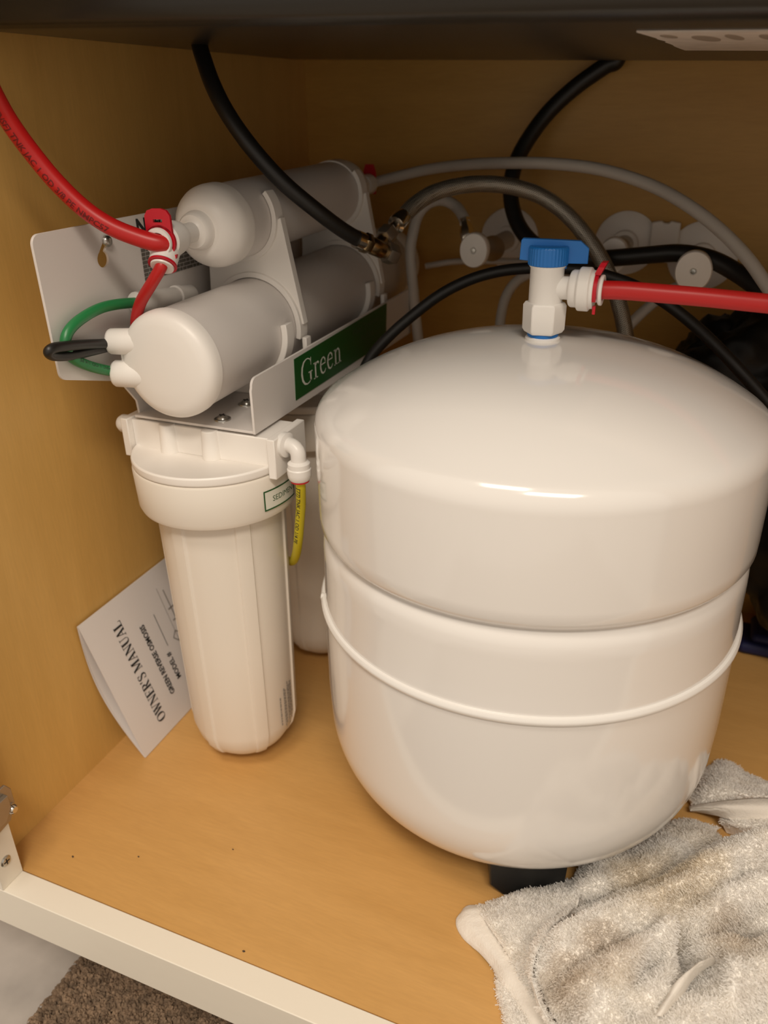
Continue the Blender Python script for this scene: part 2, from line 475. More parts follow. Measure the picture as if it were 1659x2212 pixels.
def ellq(r0, z0, r1, z1, n, inv=False):
    """quarter ellipse from (r0, z0) to (r1, z1), first leaving upwards (or outwards if inv)"""
    o = []
    for k in range(1, n + 1):
        t = PI / 2 * k / n
        if inv: o.append((r0 + (r1 - r0) * math.sin(t), z0 + (z1 - z0) * (1 - math.cos(t))))
        else: o.append((r0 + (r1 - r0) * (1 - math.cos(t)), z0 + (z1 - z0) * math.sin(t)))
    return o


def tank():
    root = empty('water_storage_tank', (TX, TY, 0), 'large white enamelled water pressure tank with a valve on top, beside the filters', 'tank')
    o3 = (TX, TY, 0)
    prof = [(0, 0.030), (0.06, 0.031), (0.088, 0.034)] + ellq(0.088, 0.034, 0.1385, 0.098, 14, True)
    prof += [(0.1395, 0.12), (0.1395, 0.183), (0.1390, 0.1985), (0.1386, 0.205), (0.1386, 0.226), (0.1383, 0.2335), (0.1370, 0.2385), (0.1352, 0.2410), (0.1342, 0.2430), (0.1352, 0.2450), (0.1382, 0.2472), (0.1400, 0.2510), (0.1402, 0.258), (0.1402, 0.3125)]
    # shoulder then a shallow dome
    cz, cr_ = 0.3125, 0.017
    for k in range(1, 9):
        t = math.radians(60) * k / 8
        prof.append((0.1402 - cr_ + cr_ * math.cos(t), cz + cr_ * math.sin(t)))
    r0, z0 = prof[-1]
    top = 0.3628
    for k in range(1, 13):
        t = k / 12
        r = r0 * (1 - t)
        q = r / r0
        prof.append((r, top - (top - z0) * (0.6 * q ** 2 + 0.4 * q ** 3.4)))
    MB().lathe(prof, o3, (0, 0, 1), 128).build('shell', M_TANK, root, angle=60)
    # raised weld seam, not quite even, with one bead
    sm = MB()
    rows = []

    def seam(t, r, h): return r
    sm.lathe([(0.1385, 0.1845), (0.1409, 0.1850), (0.1420, 0.1866), (0.1420, 0.1884), (0.1409, 0.1900), (0.1385, 0.1905)], o3, (0, 0, 1), 128)
    a = math.radians(207)
    sm.lathe([(0, -0.0022), (0.0026, -0.0014), (0.0034, 0), (0.0026, 0.0014), (0, 0.0022)], (TX + 0.1405 * math.cos(a), TY + 0.1405 * math.sin(a), 0.1876), (math.cos(a), math.sin(a), 0), 14)
    sm.build('weld_seam', M_EDGE, root)
    # black foot stand: ring with three feet
    sd = MB().lathe([(0.060, 0.026), (0.080, 0.026), (0.083, 0.029), (0.083, 0.0335), (0.060, 0.0315), (0.060, 0.026)], o3, (0, 0, 1), 72)
    stand = sd.build('stand_ring', M_BLACKP, root)
    for k in range(3):
        a = math.radians(-69) + k * 2 * PI / 3
        e = Vector((math.cos(a), math.sin(a), 0)); t = Vector((-math.sin(a), math.cos(a), 0)); c0 = Vector(o3)
        fb = MB()
        poly = [(-0.0265, 0.033), (-0.0255, 0.0105), (-0.0155, 0.0), (0.0155, 0.0), (0.0255, 0.0105), (0.0265, 0.033)]
        fb.prism(poly, lambda u, z, d: c0 + t * u + e * d + Vector((0, 0, z)), 0.074, 0.102)
        fb.build('foot', M_BLACKP, root, bevel=0.0012)
    # threaded neck, plug-in valve
    MB().lathe([(0.0, 0.3600), (0.0095, 0.3600), (0.0104, 0.3612), (0.0104, 0.3640), (0.0085, 0.3650), (0.0085, 0.369), (0, 0.369)], o3, (0, 0, 1), 32).build('threaded_neck', M_WHITE2, root)
    MB().lathe([(0.0070, 0.3645), (0.0090, 0.3645), (0.0094, 0.3658), (0.0090, 0.3672), (0.0070, 0.3672)], o3, (0, 0, 1), 28).build('seal_ring', M_BLUE, root)['label'] = 'blue sealing ring under the nut'
    vb = MB()
    hexa = math.radians(8)
    vb.lathe([(0, 0.3668), (0.0112, 0.3668), (0.0127, 0.3690), (0.0129, 0.3830), (0.0116, 0.3850), (0, 0.3850)], o3, (0, 0, 1), 6, ref=(math.cos(hexa), math.sin(hexa), 0))
    vb.lathe([(0, 0.384), (0.0098, 0.384), (0.0098, 0.4045), (0.0108, 0.4058), (0.0108, 0.4075), (0, 0.4075)], o3, (0, 0, 1), 36)
    # side branch towards +x
    vb.lathe([(0, 0.004), (0.0066, 0.004), (0.0066, 0.0135), (0.0098, 0.0142), (0.0106, 0.0155), (0.0106, 0.0185), (0.0124, 0.0195), (0.0124, 0.0255), (0.0108, 0.0265), (0.0108, 0.0282), (0.0062, 0.0282), (0.0062, 0.026), (0, 0.026)], (TX, TY, 0.3935), (1, 0, 0), 40)
    vb.lathe([(0.0057, 0.027), (0.0070, 0.027), (0.0070, 0.0305), (0.0086, 0.0310), (0.0086, 0.0330), (0.0057, 0.0330), (0.0057, 0.027)], (TX, TY, 0.3935), (1, 0, 0), 32)
    valve = vb.build('valve_body', M_WHITE2, root, bevel=0.0005)
    clip = MB()
    cx = TX + 0.0292
    clip.arcring(lambda a_, b_, d: Vector((cx + d, TY - a_ * 0.0 + a_, 0.3935 + b_)), 0.0071, 0.0096, math.radians(-35), math.radians(215), -0.0010, 0.0010, 30)
    clip.prism([(-0.0045, 0.0090), (0.0045, 0.0090), (0.0055, 0.0135), (0.0035, 0.0158), (-0.0035, 0.0158), (-0.0055, 0.0135)], lambda a_, b_, d: Vector((cx + d + max(0, (b_ - 0.009)) * 0.45, TY + a_, 0.3935 + b_)), -0.0016, 0.0018)
    clip.prism([(-0.0042, -0.0132), (-0.0024, -0.0132), (-0.0018, -0.0085), (-0.0046, -0.0085)], lambda a_, b_, d: Vector((cx + d, TY + a_, 0.3935 + b_)), -0.0008, 0.0008)
    clip.build('locking_clip', M_REDC, valve)['label'] = 'red locking clip'
    hb = MB()
    def knurl(t, r, h): return r * (1 + 0.012 * math.cos(36 * t)) if r > 0.010 and h < 0.4165 else r
    hb.lathe([(0, 0.4060), (0.0110, 0.4060), (0.0114, 0.4066), (0.0114, 0.4158), (0.0106, 0.4168), (0, 0.4168)], o3, (0, 0, 1), 144, rfun=knurl)
    ang = math.radians(9)
    ex = Vector((math.cos(ang), math.sin(ang), 0)); ey = Vector((-math.sin(ang), math.cos(ang), 0))
    plate = [(-0.0165, 0.4085), (-0.0160, 0.4195), (-0.0150, 0.4205), (0.0175, 0.4195), (0.0225, 0.4155), (0.0225, 0.4070), (0.011, 0.4070), (0.0108, 0.4040), (0.0088, 0.4040), (0.0086, 0.4062)]
    hb.prism(plate, lambda u, z, d: Vector((TX, TY, z)) + ex * u + ey * d, -0.0005, 0.0040)
    hb.build('lever_handle', M_BLUE, valve, angle=30, bevel=0.0004)['label'] = 'blue lever handle'
    return root


tank()


# ------------------------------------------------------------------ under-sink water filter
FX = 0.0985
wf = empty('water_filter', (FX, 0.30, 0.295), 'white reverse osmosis filter unit on a steel bracket by the left wall', 'water filter')

ZB = 0.2950           # bracket base
PX = 0.0505           # bracket back plate
LX = 0.1485           # front lip
Y1 = 0.450


def bracket():
    b = MB(); th = 0.0018
    # base with slots left for the screws
    b.box((PX, 0.160, ZB), (LX, Y1, ZB + th))
    # back plate (a profile in y, z) with a wing reaching forward
    n = 6
    poly = []
    def corner(cy, cz, r, a0, a1):
        return [(cy + r * math.cos(math.radians(a0 + (a1 - a0) * k / n)), cz + r * math.sin(math.radians(a0 + (a1 - a0) * k / n))) for k in range(n + 1)]
    poly += corner(0.1025, 0.4205, 0.006, 180, 90)
    poly += [(Y1, 0.4290), (Y1, ZB), (0.165, ZB), (0.1640, 0.306), (0.150, 0.3245)]
    poly += corner(0.1035, 0.3450, 0.006, 250, 180)
    kh = [(0.1530 + 0.0052 * math.cos(math.radians(a)), 0.4045 + 0.0052 * math.sin(math.radians(a))) for a in range(120, 421, 20)]
    kh += [(0.1580 + 0.0024 * math.cos(math.radians(a)), 0.4150 + 0.0024 * math.sin(math.radians(a))) for a in range(-20, 181, 25)]
    tri = tessellate_polygon([[Vector((p[0], p[1], 0)) for p in poly], [Vector((p[0], p[1], 0)) for p in kh]])
    al = poly + kh; na = len(al)
    vs = [Vector((PX + d, y, z)) for d in (-th / 2, th / 2) for y, z in al]
    fs = [tuple(t) for t in tri] + [tuple(i + na for i in reversed(t)) for t in tri]
    for lo, n_ in ((0, len(poly)), (len(poly), len(kh))):
        for i in range(n_):
            j = (i + 1) % n_; fs.append((lo + i, lo + j, na + lo + j, na + lo + i))
    b.add(vs, fs)
    # front lip
    lip = [(0.1595, ZB)] + [(0.1595 + 0.006 * 0, ZB + 0.030)] + corner(0.1665, 0.3270, 0.006, 180, 90) + [(Y1 - 0.006, 0.3370), (Y1, 0.331), (Y1, ZB)]
    b.prism(lip, lambda y, z, d: Vector((LX + d, y, z)), -th / 2, th / 2)
    br = b.build('bracket', M_STEEL, wf, bevel=0.0006)
    s = MB().lathe([(0, 0.0034), (0.0018, 0.0032), (0.0032, 0.0024), (0.0038, 0.0012), (0.0038, 0.0002), (0.0020, 0.0), (0.0020, -0.012), (0, -0.012)], (PX + th / 2 + 0.0004, 0.1580, 0.4150), (1, 0, 0), 24)
    s.build('screw', M_SCREW, br)
    for (x, y) in ((0.1150, 0.1735), (0.1135, 0.2075), (0.078, 0.1735), (0.078, 0.2075), (0.1150, 0.318), (0.1135, 0.352)):
        s = MB().lathe([(0, 0.0034), (0.0018, 0.0032), (0.0034, 0.0022), (0.0040, 0.0010), (0.0058, 0.0009), (0.0060, 0.0), (0, 0.0)], (x, y, ZB + th), (0, 0, 1), 28)
        s.box((x - 0.0022, y - 0.0004, ZB + th + 0.0028), (x + 0.0022, y + 0.0004, ZB + th + 0.0036), 1)
        s.box((x - 0.0004, y - 0.0022, ZB + th + 0.0028), (x + 0.0004, y + 0.0022, ZB + th + 0.0036), 1)
        s.build('screw', [M_SCREW, M_BLACKP], br)
    # green label on the lip
    lb = MB(); x = LX + th / 2
    q = [(0.2170, 0.3008), (0.3870, 0.3020), (0.3900, 0.3355), (0.2180, 0.3308)]
    lb.prism(q, lambda y, z, d: Vector((x + d, y, z)), 0.0, 0.0004)
    fs = lambda s0, y0, z0, shz=0.025: (lambda u, v: Vector((x + 0.0005, y0 + u, z0 + v + shz * u)))
    serif_word(lb, 'Green', 0.0, fs(0, 0.2265, 0.3075), 0.0185, 1)
    put_text(lb, 'Water Treatment', 0.0072, fs(0, 0.317, 0.3235), 2)
    put_text(lb, 'Products', 0.0072, fs(0, 0.333, 0.3150), 2)
    lb.build('brand_label', [M_LABELG, M_LABELW, M_DKINK], wf, smooth=False)['label'] = 'dark green label lettered Green'
    # notice printed on the back plate
    nb = MB(); xn = PX + th / 2 + 0.0003
    f2 = lambda y0, z0: (lambda u, v: Vector((xn, y0 + u, z0 + v)))
    put_text(nb, 'Notice to', 0.0145, f2(0.1895, 0.4145), 0, bold=0.0005)
    put_text(nb, 'installer', 0.0145, f2(0.2560, 0.4145), 0, bold=0.0005)
    zz = 0.4085
    r = random.Random(2)
    for k in range(10):
        y = 0.191
        while y < 0.262:
            w = r.uniform(0.003, 0.0085)
            nb.add([(xn, y, zz), (xn, min(y + w, 0.264), zz), (xn, min(y + w, 0.264), zz + 0.0022), (xn, y, zz + 0.0022)], [(0, 1, 2, 3)], 1)
            y += w + 0.0005
        zz -= 0.0027
    nb.build('notice_print', [M_INK, M_NOTICE], br, smooth=False)['label'] = 'black notice lettering'


SERIF = {   # letters as strokes: (points, widths), unit = cap height; advance width
    'G': ([([(0.86, 0.80), (0.80, 0.92), (0.62, 1.0), (0.45, 1.0), (0.26, 0.93), (0.12, 0.75), (0.07, 0.50), (0.12, 0.25), (0.27, 0.07), (0.47, 0.0), (0.66, 0.02), (0.82, 0.10)], [.05, .05, .04, .05, .09, .125, .13, .125, .09, .05, .05, .05]),
            ([(0.80, 0.42), (0.80, 0.06)], [.12, .12]), ([(0.62, 0.42), (0.96, 0.42)], [.045, .045]), ([(0.855, 0.68), (0.87, 0.99)], [.03, .05])], 1.0),
    'r': ([([(0.19, 0.0), (0.19, 0.66)], [.11, .11]), ([(0.02, 0.02), (0.38, 0.02)], [.04, .04]), ([(0.03, 0.64), (0.19, 0.64)], [.04, .05]), ([(0.21, 0.48), (0.30, 0.62), (0.42, 0.63), (0.48, 0.56)], [.04, .06, .08, .11])], 0.52),
    'e': ([([(0.09, 0.40), (0.53, 0.40), (0.50, 0.56), (0.40, 0.655), (0.29, 0.66), (0.16, 0.58), (0.09, 0.40), (0.09, 0.26), (0.16, 0.09), (0.30, 0.01), (0.44, 0.04), (0.55, 0.15)], [.04, .05, .09, .06, .05, .09, .11, .11, .10, .07, .05, .04])], 0.62),
    'O': ([([(0.40, 0.985), (0.20, 0.90), (0.10, 0.70), (0.08, 0.50), (0.10, 0.30), (0.20, 0.10), (0.40, 0.015), (0.60, 0.10), (0.70, 0.30), (0.72, 0.50), (0.70, 0.70), (0.60, 0.90), (0.40, 0.985)], [.05, .10, .17, .18, .17, .10, .05, .10, .17, .18, .17, .10, .05])], 0.80),
    'W': ([([(0.12, 0.98), (0.33, 0.02)], [.17, .15]), ([(0.33, 0.02), (0.52, 0.85)], [.05, .05]), ([(0.45, 0.98), (0.70, 0.02)], [.17, .15]), ([(0.70, 0.02), (0.93, 0.98)], [.05, .05]), ([(0.0, 0.98), (0.26, 0.98)], [.05, .05]), ([(0.36, 0.98), (0.60, 0.98)], [.05, .05]), ([(0.82, 0.98), (1.02, 0.98)], [.05, .05])], 1.02),
    'N': ([([(0.15, 0.02), (0.15, 0.98)], [.05, .05]), ([(0.13, 0.96), (0.66, 0.04)], [.17, .17]), ([(0.68, 0.0), (0.68, 0.98)], [.05, .05]), ([(0.03, 0.02), (0.28, 0.02)], [.05, .05]), ([(0.0, 0.98), (0.22, 0.98)], [.05, .05]), ([(0.56, 0.98), (0.80, 0.98)], [.05, .05])], 0.78),
    'E': ([([(0.18, 0.0), (0.18, 1.0)], [.18, .18]), ([(0.03, 0.975), (0.60, 0.975)], [.05, .06]), ([(0.03, 0.025), (0.62, 0.025)], [.05, .06]), ([(0.2, 0.52), (0.46, 0.52)], [.05, .05]), ([(0.60, 1.0), (0.60, 0.76)], [.05, .03]), ([(0.62, 0.0), (0.63, 0.26)], [.05, .03]), ([(0.46, 0.64), (0.46, 0.40)], [.04, .04])], 0.68),
    'R': ([([(0.18, 0.0), (0.18, 1.0)], [.18, .18]), ([(0.03, 0.025), (0.34, 0.025)], [.05, .05]), ([(0.03, 0.975), (0.36, 0.975), (0.54, 0.90), (0.58, 0.74), (0.53, 0.58), (0.36, 0.51), (0.2, 0.51)], [.05, .05, .12, .17, .12, .05, .05]), ([(0.36, 0.52), (0.64, 0.03)], [.15, .17]), ([(0.60, 0.02), (0.80, 0.02)], [.05, .05])], 0.76),
    "'": ([([(0.12, 1.0), (0.10, 0.68)], [.14, .04])], 0.22),
    'S': ([([(0.50, 0.74), (0.44, 0.93), (0.30, 0.98), (0.15, 0.92), (0.11, 0.76), (0.20, 0.62), (0.40, 0.50), (0.51, 0.36), (0.50, 0.18), (0.38, 0.04), (0.24, 0.02), (0.12, 0.08), (0.07, 0.28)], [.04, .05, .06, .10, .14, .17, .18, .17, .14, .09, .06, .05, .04]), ([(0.51, 0.98), (0.51, 0.70)], [.04, .04]), ([(0.06, 0.02), (0.06, 0.32)], [.04, .04])], 0.60),
    'M': ([([(0.14, 0.02), (0.14, 0.98)], [.05, .05]), ([(0.12, 0.98), (0.46, 0.06)], [.18, .15]), ([(0.46, 0.04), (0.76, 0.98)], [.05, .05]), ([(0.82, 0.0), (0.82, 1.0)], [.18, .18]), ([(0.02, 0.02), (0.27, 0.02)], [.05, .05]), ([(0.0, 0.98), (0.22, 0.98)], [.05, .05]), ([(0.68, 0.02), (0.97, 0.02)], [.05, .05]), ([(0.72, 0.98), (0.97, 0.98)], [.05, .05])], 0.98),
    'A': ([([(0.12, 0.02), (0.40, 0.98)], [.05, .05]), ([(0.39, 0.99), (0.66, 0.02)], [.15, .18]), ([(0.22, 0.34), (0.55, 0.34)], [.05, .05]), ([(0.0, 0.02), (0.25, 0.02)], [.05, .05]), ([(0.50, 0.02), (0.80, 0.02)], [.05, .05])], 0.78),
    'U': ([([(0.17, 1.0), (0.17, 0.32), (0.23, 0.12), (0.40, 0.02), (0.56, 0.08), (0.65, 0.28), (0.65, 0.98)], [.18, .18, .14, .07, .05, .05, .05]), ([(0.02, 0.975), (0.33, 0.975)], [.05, .05]), ([(0.53, 0.975), (0.78, 0.975)], [.05, .05])], 0.78),
    'L': ([([(0.18, 0.0), (0.18, 1.0)], [.18, .18]), ([(0.03, 0.975), (0.34, 0.975)], [.05, .05]), ([(0.03, 0.025), (0.60, 0.025)], [.05, .06]), ([(0.61, 0.0), (0.63, 0.30)], [.05, .03])], 0.66),
    ' ': ([], 0.30),
    'n': ([([(0.18, 0.0), (0.18, 0.66)], [.11, .11]), ([(0.02, 0.02), (0.34, 0.02)], [.04, .04]), ([(0.03, 0.64), (0.18, 0.64)], [.04, .05]), ([(0.20, 0.50), (0.32, 0.62), (0.44, 0.64), (0.54, 0.55), (0.56, 0.40), (0.56, 0.0)], [.04, .06, .08, .10, .11, .11]), ([(0.40, 0.02), (0.72, 0.02)], [.04, .04])], 0.76),
}


def serif_word(mb, word, u0, fn, H, mi):
    u = u0
    for ch in word:
        strokes, adv = SERIF[ch]
        for pts, ws in strokes:
            P = [Vector((a, b)) for a, b in pts]; Lp = []; Rp = []
            for i, p in enumerate(P):
                t = (P[min(len(P) - 1, i + 1)] - P[max(0, i - 1)]).normalized(); nn = Vector((-t.y, t.x)) * ws[i] * 0.5
                Lp.append(p + nn); Rp.append(p - nn)
            vs = [fn(u + q.x * H, q.y * H) for q in Lp + Rp]; n = len(P)
            mb.add(vs, [(i, i + 1, n + i + 1, n + i) for i in range(n - 1)], mi)
        u += (adv + 0.04) * H


bracket()


def canister(cx, cy):
    """filter bowl hanging from a cap, with a screw ring; children of the unit"""
    o3 = (cx, cy, 0)
    view = math.radians(-54.7)
    ribs = [view + math.radians(16) + k * PI / 3 for k in range(6)]

    def rib(t, r, h):
        if r < 0.03: return r
        for a in ribs:
            d = abs((t - a + PI) % (2 * PI) - PI)
            if d < math.radians(7.6): return r + 0.0016 * min(1.0, (math.radians(7.6) - d) / math.radians(1.4))
        return r
    prof = [(0, 0.0035), (0.016, 0.0040), (0.027, 0.0090), (0.0345, 0.0165), (0.0395, 0.0250), (0.0424, 0.0370), (0.0440, 0.12), (0.0462, 0.236), (0.0462, 0.245), (0, 0.245)]
    bowl = MB().lathe(prof, o3, (0, 0, 1), 288, rfun=rib, ref=(1, 0, 0)).build('filter_canister', M_CAN, wf, angle=30)
    MB().lathe([(0.044, 0.2330), (0.0530, 0.2335), (0.0560, 0.2350), (0.0574, 0.2385), (0.0585, 0.2655), (0.0578, 0.2668), (0.0565, 0.2672), (0.044, 0.2672)], o3, (0, 0, 1), 96).build('screw_ring', M_CAN, bowl)
    cap = MB()
    cap.lathe([(0, 0.2668), (0.0555, 0.2668), (0.0578, 0.2680), (0.0582, 0.2700), (0.0582, 0.2735), (0.0570, 0.2743), (0.0550, 0.2728), (0, 0.2722)], o3, (0, 0, 1), 96)
    # port bar across the cap
    y0, y1 = cy - 0.0195, cy + 0.022
    zt = ZB - 0.0006
    cap.box((cx - 0.0565, y0 + 0.003, 0.2722), (cx + 0.0565, y1 - 0.003, zt - 0.0015))
    for sx in (-1, 1):
        xa, xb = sorted((cx + sx * 0.0565, cx + sx * 0.0625))
        cap.box((xa, y0 - 0.002, 0.2660), (xb, y1, zt))
    for px in (-0.026, 0.009):
        cap.lathe([(0, 0.2720), (0.0070, 0.2720), (0.0060, zt - 0.001), (0, zt - 0.001)], (cx + px, y0 + 0.0035, 0), (0, 0, 1), 28)
    cap.build('canister_cap', M_WHITE, bowl, bevel=0.0009)
    # left port stub
    MB().lathe([(0, 0), (0.0062, 0), (0.0066, 0.002), (0.0066, 0.006), (0.0050, 0.0085), (0, 0.009)], (cx - 0.0620, cy - 0.0125, 0.2870), (-1, 0, 0), 24).build('port_plug', M_WHITE2, bowl)
    # elbow on the right
    ep = Path([(cx + 0.060, cy - 0.009, 0.2875), (cx + 0.066, cy - 0.0100, 0.2880), (cx + 0.0710, cy - 0.0110, 0.2876), (cx + 0.0745, cy - 0.0120, 0.2845), (cx + 0.0750, cy - 0.0123, 0.2790), (cx + 0.0750, cy - 0.0123, 0.2730)], 8)
    eb = MB().tube(ep, 0.0052, 20)
    eb.lathe([(0, 0), (0.0085, 0), (0.0085, 0.004), (0.0052, 0.0055), (0, 0.0055)], (cx + 0.0620, cy - 0.0092, 0.2875), (1, -0.15, 0), 28)
    ex, ey = cx + 0.0750, cy - 0.0123
    eb.lathe([(0, 0.0), (0.0048, 0.0), (0.0066, 0.0003), (0.0078, 0.0020), (0.0082, 0.0050), (0.0082, 0.0085), (0.0076, 0.0092), (0.0076, 0.0125), (0.0055, 0.0140), (0, 0.0140)], (ex, ey, 0.2645), (0, 0, 1), 32)
    elbow = eb.build('elbow_fitting', M_WHITE2, bowl)
    MB().arcring(lambda a, b, d: Vector((ex + a, ey + b, 0.2642 + d)), 0.0040, 0.0064, -2.6, 1.0, -0.0006, 0.0006, 16).build('locking_clip', M_REDC, bowl)['label'] = 'red locking clip'
    return bowl


CX, CY = 0.1030, 0.1770
can = canister(CX, CY)
can2 = can.copy(); COL.objects.link(can2); can2.location = (0, 0.150, 0)
for ch in list(can.children):
    c = ch.copy(); COL.objects.link(c); c.parent = can2
# label wrapped on the front ring, print low on the bowl
def wrap(cx, cy, r, a0, z0):
    return lambda u, v: Vector((cx + r * math.cos(a0 + u / r), cy + r * math.sin(a0 + u / r), z0 + v))


lm = MB()
a0 = math.radians(-25.0); f = wrap(CX, CY, 0.0582, a0, 0.2420); f1 = wrap(CX, CY, 0.0585, a0, 0.2420); f2 = wrap(CX, CY, 0.0586, a0, 0.2420)
wl, hl, bw = 0.034, 0.0150, 0.0011
def quadstrip(mb, fn, u0, u1, v0, v1, mi, n=14):
    vs = []
    for k in range(n + 1):
        u = u0 + (u1 - u0) * k / n; vs += [fn(u, v0), fn(u, v1)]
    mb.add(vs, [(2 * k, 2 * k + 2, 2 * k + 3, 2 * k + 1) for k in range(n)], mi)
quadstrip(lm, f1, 0, wl, 0, hl, 0)
quadstrip(lm, f2, 0, wl, 0, bw, 1); quadstrip(lm, f2, 0, wl, hl - bw, hl, 1); quadstrip(lm, f2, 0, bw, 0, hl, 1, 2); quadstrip(lm, f2, wl - bw, wl, 0, hl, 1, 2)
put_text(lm, 'SEDIMENT', 0.0058, lambda u, v: f2(0.0075 + u, 0.0055 + v), 1)
lm.build('ring_label', [M_LABELW, M_LABELG], can, smooth=False)['label'] = 'white label with a green border'
pm = MB(); r = random.Random(9)
fb = wrap(CX, CY, 0.0435, math.radians(-14), 0.0)
for k, (u, z0, z1) in enumerate(((0.0, 0.038, 0.066), (0.0050, 0.034, 0.070), (0.0066, 0.036, 0.069), (0.0100, 0.034, 0.074), (0.0118, 0.040, 0.072), (0.0140, 0.036, 0.074), (0.0158, 0.042, 0.072))):
    z = z0
    while z < z1:
        h = r.uniform(0.0012, 0.0042); pm.add([fb(u, z), fb(u + 0.0012, z), fb(u + 0.0012, z + h), fb(u, z + h)], [(0, 1, 2, 3)]); z += h + 0.0007
pm.build('small_print', M_GINK, can, smooth=False)['label'] = 'small grey print running up the bowl'


# horizontal membrane housing: near end cap with two side ports
def membrane():
    mx, mz = FX + 0.0015, 0.3420
    ax = Vector((0, 0.395, 0.0062)).normalized(); y0 = 0.1375
    o = Vector((mx, y0, mz))
    tube = MB().lathe([(0, 0.010), (0.0346, 0.010), (0.0346, 0.352), (0.0335, 0.354), (0, 0.354)], o, ax, 72).build('membrane_housing', M_STEEL, wf)
    cp = MB()
    prof = [(0, -0.0026), (0.016, -0.0022), (0.027, -0.0012), (0.0315, 0.0003), (0.0340, 0.0025), (0.0353, 0.0052), (0.0358, 0.0085), (0.0358, 0.0120), (0.0350, 0.0124), (0.0345, 0.0128)]
    cp.lathe(prof, o, ax, 72)
    for dz, dy, rr in ((0.0130, 0.0065, 0.0083), (-0.0085, 0.0065, 0.0088)):
        a = Vector((mx - 0.012, y0 + dy + 0.004, mz + dz)); b = Vector((mx - 0.0425, y0 + dy - 0.006, mz + dz + 0.0005))
        d = (b - a); L = d.length
        cp.lathe([(0, 0), (rr + 0.0012, 0), (rr + 0.0003, L * 0.6), (rr, L - 0.0022), (rr - 0.0010, L - 0.0006), (rr - 0.0024, L), (0.0036, L), (0.0034, L - 0.003), (0, L - 0.003)], a, d, 32)
    # small raised web between the ports
    cp.lathe([(0, 0), (0.0094, 0), (0.0088, 0.004), (0.0020, 0.0250), (0, 0.0260)], (mx - 0.0300, y0 + 0.0070, mz - 0.0088), (1.0, -0.20, 0.12), 32)
    cp.lathe([(0, 0), (0.0086, 0), (0.0078, 0.004), (0.0030, 0.0120), (0, 0.0130)], (mx - 0.0300, y0 + 0.0080, mz + 0.0130), (1.0, -0.16, -0.05), 32)
    cp.box((mx - 0.036, y0 + 0.003, mz - 0.0030), (mx - 0.024, y0 + 0.012, mz + 0.0075))
    cp.build('end_cap', M_WHITE, tube, angle=45)
    fc = MB().lathe([(0, 0.354), (0.0338, 0.350), (0.0352, 0.352), (0.0352, 0.372), (0.0330, 0.380), (0.027, 0.384), (0, 0.385)], o, ax, 64)
    fc.build('rear_cap', M_WHITE, tube)
    return tube


membrane()
IX, IZ = 0.0945, 0.4190


def inline():
    ax = Vector((0.0, 0.260, 0.0062)).normalized(); o = Vector((IX, 0.2040, IZ - 0.0008))
    body = MB().lathe([(0, 0.014), (0.0255, 0.014), (0.0258, 0.018), (0.0258, 0.210), (0, 0.210)], o, ax, 64).build('inline_filter', M_STEEL, wf)
    near = MB().lathe([(0, -0.0060), (0.0110, -0.0060), (0.0124, -0.0048), (0.0150, -0.0046), (0.0172, -0.0040), (0.0215, 0.0005), (0.0250, 0.0050), (0.0268, 0.0095), (0.0273, 0.0140), (0.0273, 0.0215), (0.0262, 0.0220), (0.0262, 0.0245), (0.0256, 0.0248)], o, ax, 64)
    near.lathe([(0, -0.0140), (0.0070, -0.0140), (0.0085, -0.0125), (0.0105, -0.0120), (0.0118, -0.0105), (0.0128, -0.0060), (0.0128, -0.0045), (0, -0.0045)], o, ax, 40)
    near.build('front_cap', M_WHITE, body, angle=32)
    far = MB().lathe([(0.0256, 0.198), (0.0268, 0.198), (0.0270, 0.212), (0.0258, 0.220), (0.0215, 0.228), (0.0160, 0.234), (0.0095, 0.237), (0.0072, 0.243), (0.0072, 0.268), (0, 0.268)], o, ax, 56)
    far.build('rear_cap', M_WHITE, body)
    e = o + ax * 0.266
    cl = MB().lathe([(0, 0), (0.0085, 0), (0.0092, 0.004), (0.0092, 0.012), (0.0070, 0.0135), (0, 0.0135)], e, ax, 32)
    cl.build('rear_fitting', M_WHITE2, body)
    rc = e + ax * 0.0150
    MB().prism([(-0.006, -0.009), (0.006, -0.009), (0.0065, 0.010), (0.004, 0.017), (-0.004, 0.017), (-0.0065, 0.010)], lambda a, b, d: rc + Vector((a, 0, b)) + ax * d, -0.0007, 0.0007).build('locking_clip', M_REDC, body)['label'] = 'dark red locking clip'
    return body, o, ax


inl, IO, IAX = inline()


